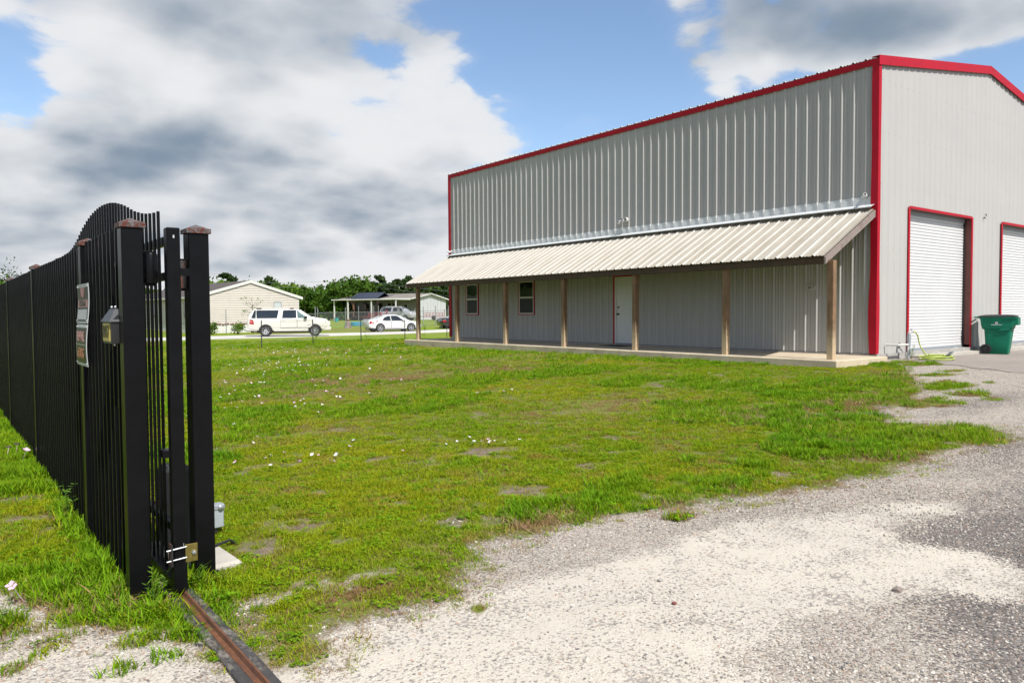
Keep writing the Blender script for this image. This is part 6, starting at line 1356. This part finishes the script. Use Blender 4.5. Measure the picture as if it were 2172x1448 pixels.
# weeds standing taller round the gate
def sprig(name, seed, h):
    rg = np.random.default_rng(seed); V = []; F = []
    for k in range(5):
        a = rg.random()*6.28; tip = np.array((math.cos(a)*h*.28, math.sin(a)*h*.28, h*rg.uniform(.6, 1.0))); mid = tip*np.array((.35, .35, .6)); P = [np.zeros(3), mid, tip]; w = .0022
        for p, q in zip(P[:-1], P[1:]): i = len(V); V += [p+(w, 0, 0), p-(w, 0, 0), q-(w*.7, 0, 0), q+(w*.7, 0, 0)]; F.append((i, i+1, i+2, i+3))
        for j in range(9):
            f = rg.uniform(.15, 1.0); c = mid*(f*2) if f < .5 else mid+(tip-mid)*(f*2-1); b = rg.random()*6.28; L_ = h*rg.uniform(.10, .22); d = np.array((math.cos(b), math.sin(b), rg.uniform(-.1, .7))); s = np.cross(d, (0, 0, 1)); s /= np.linalg.norm(s)+1e-6; i = len(V)
            V += [c, c+d*L_*.5+s*L_*.16, c+d*L_, c+d*L_*.5-s*L_*.16]; F.append((i, i+1, i+2, i+3))
    me = bpy.data.meshes.new(name); me.from_pydata([tuple(v) for v in V], [], F); me.materials.append(M['weed']); return me
for lab, x, y, h, s in (('tall feathery weed against the black fence pickets', .80, 6.75, .34, 1), ('sprawling seeding weed at the front foot of the fence post', .93, 4.46, .20, 2), ('thin stalked weed growing beside the rusty gate track', 1.02, 4.58, .18, 3), ('leafy weed sprouting left of the track base', .99, 3.72, .13, 4), ('low weed clump in white gravel at the bottom left', .25, 4.66, .14, 5), ('dry weed plant beside the fence stake', 13.7, 32.4, .75, 6), ('dark dry weed near the end of the porch slab', 24.6, 41.2, .9, 7), ('weed clump at the foot of the standpipe', 18.45, 8.42, .4, 8), ('weed patch under the middle fence stake', 17.2, 34.3, .6, 9), ('broad leaved weed between gate track and gate post', 1.19, 4.60, .14, 10)):
    t = thing('weed', lab, 'weed', (x, y, float(hz(x, y))), s*1.0); o = bpy.data.objects.new('leaves', sprig('leaves', s, h)); COL.objects.link(o); o.parent = t
# wildflowers
def flower(name, m_, r, h, stem=False):
    V = []; F = []
    for k in range(4):
        a = k*math.pi/2; c, s = math.cos(a), math.sin(a); i = len(V); V += [(0, 0, h), (c*r*.6-s*r*.5, s*r*.6+c*r*.5, h+r*.35), (c*r, s*r, h+r*.5), (c*r*.6+s*r*.5, s*r*.6-c*r*.5, h+r*.35)]; F.append((i, i+1, i+2, i+3))
    if stem: i = len(V); V += [(-.002, 0, 0), (.002, 0, 0), (.0015, 0, h), (-.0015, 0, h)]; F.append((i, i+1, i+2, i+3))
    me = bpy.data.meshes.new(name); me.from_pydata(V, [], F); me.materials.append(m_); return me
fx, fy = [], []
for (cx_, cy_, sx_, sy_, n) in FLOWER_CLUSTERS: n = int(n*1.9); fx.append(RNG.normal(cx_, sx_, n)); fy.append(RNG.normal(cy_, sy_, n))
fx, fy = np.concatenate(fx), np.concatenate(fy); k = (grass_amount(fx, fy) > .4) & (fx > 1.5); fx, fy = fx[k], fy[k]; m = len(fx)
scatter('wildflowers', np.stack([fx, fy, hz(fx, fy)], 1), np.stack([RNG.normal(0, .35, m), RNG.normal(0, .35, m), RNG.random(m)*6.28], 1), .5+.5*RNG.random(m), [flower('fl', M['petalw'], .030, .062), flower('fl', M['petal'], .030, .068)], (RNG.random(m) < .4).astype(int))
for i, (x, y, lab) in enumerate(((.73, 9.77, 'pink flower uppermost of the patch at the foot of the fence'), (.42, 9.62, 'pale pink flower at the left image edge by the fence'), (.70, 10.12, 'pink flower in the middle of the patch by the fence'), (.60, 9.95, 'pale pink flower lying low in the patch by the fence'), (.36, 4.99, 'bright pink flower in white gravel at the bottom left'), (.37, 4.92, 'small pink flower just below its taller neighbour in white gravel'))):
    t = thing('pink_flower', lab, 'flower', (x, y, float(hz(x, y))), i*1.1, 'pink flowers left of the fence'); s = .75 if i > 3 else 1.0
    o = bpy.data.objects.new('petals', flower('petals', M['petal'], .040*s, (.15 if i < 4 else .12), True)); COL.objects.link(o); o.parent = t; o.rotation_euler = (.4, .3*(-1)**i, 0)
# loose stones on the drive
def stone(seed):
    rg = np.random.default_rng(seed); bm = bmesh.new(); bmesh.ops.create_icosphere(bm, subdivisions=1, radius=1)
    for v in bm.verts: v.co = Vector((v.co.x*1.15, v.co.y*.9, v.co.z*.62))*(1+.20*rg.normal()*.8)
    me = bpy.data.meshes.new('stone'); bm.to_mesh(me); bm.free(); return me
def stonemat():
    m = bpy.data.materials.new('loose_stones'); m.use_nodes = True; N = m.node_tree.nodes; L = m.node_tree.links; b = N['Principled BSDF']; b.inputs['Roughness'].default_value = .85
    oi = N.new('ShaderNodeObjectInfo'); r = N.new('ShaderNodeValToRGB'); r.color_ramp.interpolation = 'CONSTANT'; e = r.color_ramp.elements; e[0].color = (.30, .27, .24, 1); e[1].position = .22; e[1].color = (.46, .41, .35, 1)
    for p, c in ((.46, (.36, .315, .26)), (.62, (.17, .155, .145)), (.80, (.56, .52, .46)), (.88, (.36, .25, .19)), (.95, (.22, .19, .17))): q = e.new(p); q.color = (*c, 1)
    L.new(oi.outputs['Random'], r.inputs[0]); L.new(r.outputs[0], b.inputs['Base Color']); return m
M['stone'] = stonemat(); ST_ = []
for s in range(6): me = stone(s); me.materials.append(M['stone']); ST_.append(me)
def pebbles(name, n, d0, d1, r0, r1):
    x, y, D = sample_ground(n, d0, d1, .76, 1.1); g = grass_amount(x, y); c = cream_amount(x, y)
    k = (RNG.random(n) < np.clip(1-1.3*g, 0, 1)*(1-.72*np.clip(c*1.2-.1, 0, 1))) & ~((np.abs(x-1.075) < .09)) & ~((x > 15.2) & (y > 8.5)) & (sdf(_ap, x, y) < -.02) & (sdf(LAWN, x, y) < .8); x, y = x[k], y[k]; m = len(x)
    sc = r0+(r1-r0)*RNG.random(m)**3.5
    scatter(name, np.stack([x, y, hz(x, y)+.006*(fbm(x*6, y*6, 3, 63)-.5)*2+sc*.15], 1), np.stack([RNG.normal(0, .3, m), RNG.normal(0, .3, m), RNG.random(m)*6.28], 1), sc, ST_, RNG.integers(0, 6, m))
pebbles('gravel', 130000, 2.6, 9, .0028, .0095)
pebbles('gravel', 40000, 7, 18, .005, .012)
x = np.array([1.2, 2.9, 4.3, 3.2, 5.2, 2.3, 6.4, 4.9]); y = np.array([2.9, 2.6, 2.0, 3.0, 2.4, 3.2, 2.9, 1.9])
for i in range(5):
    lab = ('tan stone the largest on the dark gravel edge', 'reddish stone lying alone on pale grit near the bottom', 'dark grey stone on pale grit near the middle', 'rounded brown stone by the lawn edge', 'pale stone at the bottom of the drive')[i]
    u, v = ((1903, 1257), (1430, 1280), (1400, 1232), (1113, 1122), (1245, 1402))[i]
    d = ray(u, v); tt = -CAMP[2]/d[2]; q = CAMP+d*tt; o = bpy.data.objects.new('loose_stone', ST_[i].copy()); COL.objects.link(o); s = (.034, .015, .018, .03, .022)[i]
    o.location = (q[0], q[1], float(hz(q[0], q[1]))+s*.3); o.scale = (s, s, s); _own(o, lab, 'stone', 'larger loose stones on the drive')
    o.data.materials.clear(); o.data.materials.append((M['woodgrey'], M['brick'], M['conc2'], M['timbert'], M['conc2b'])[i])
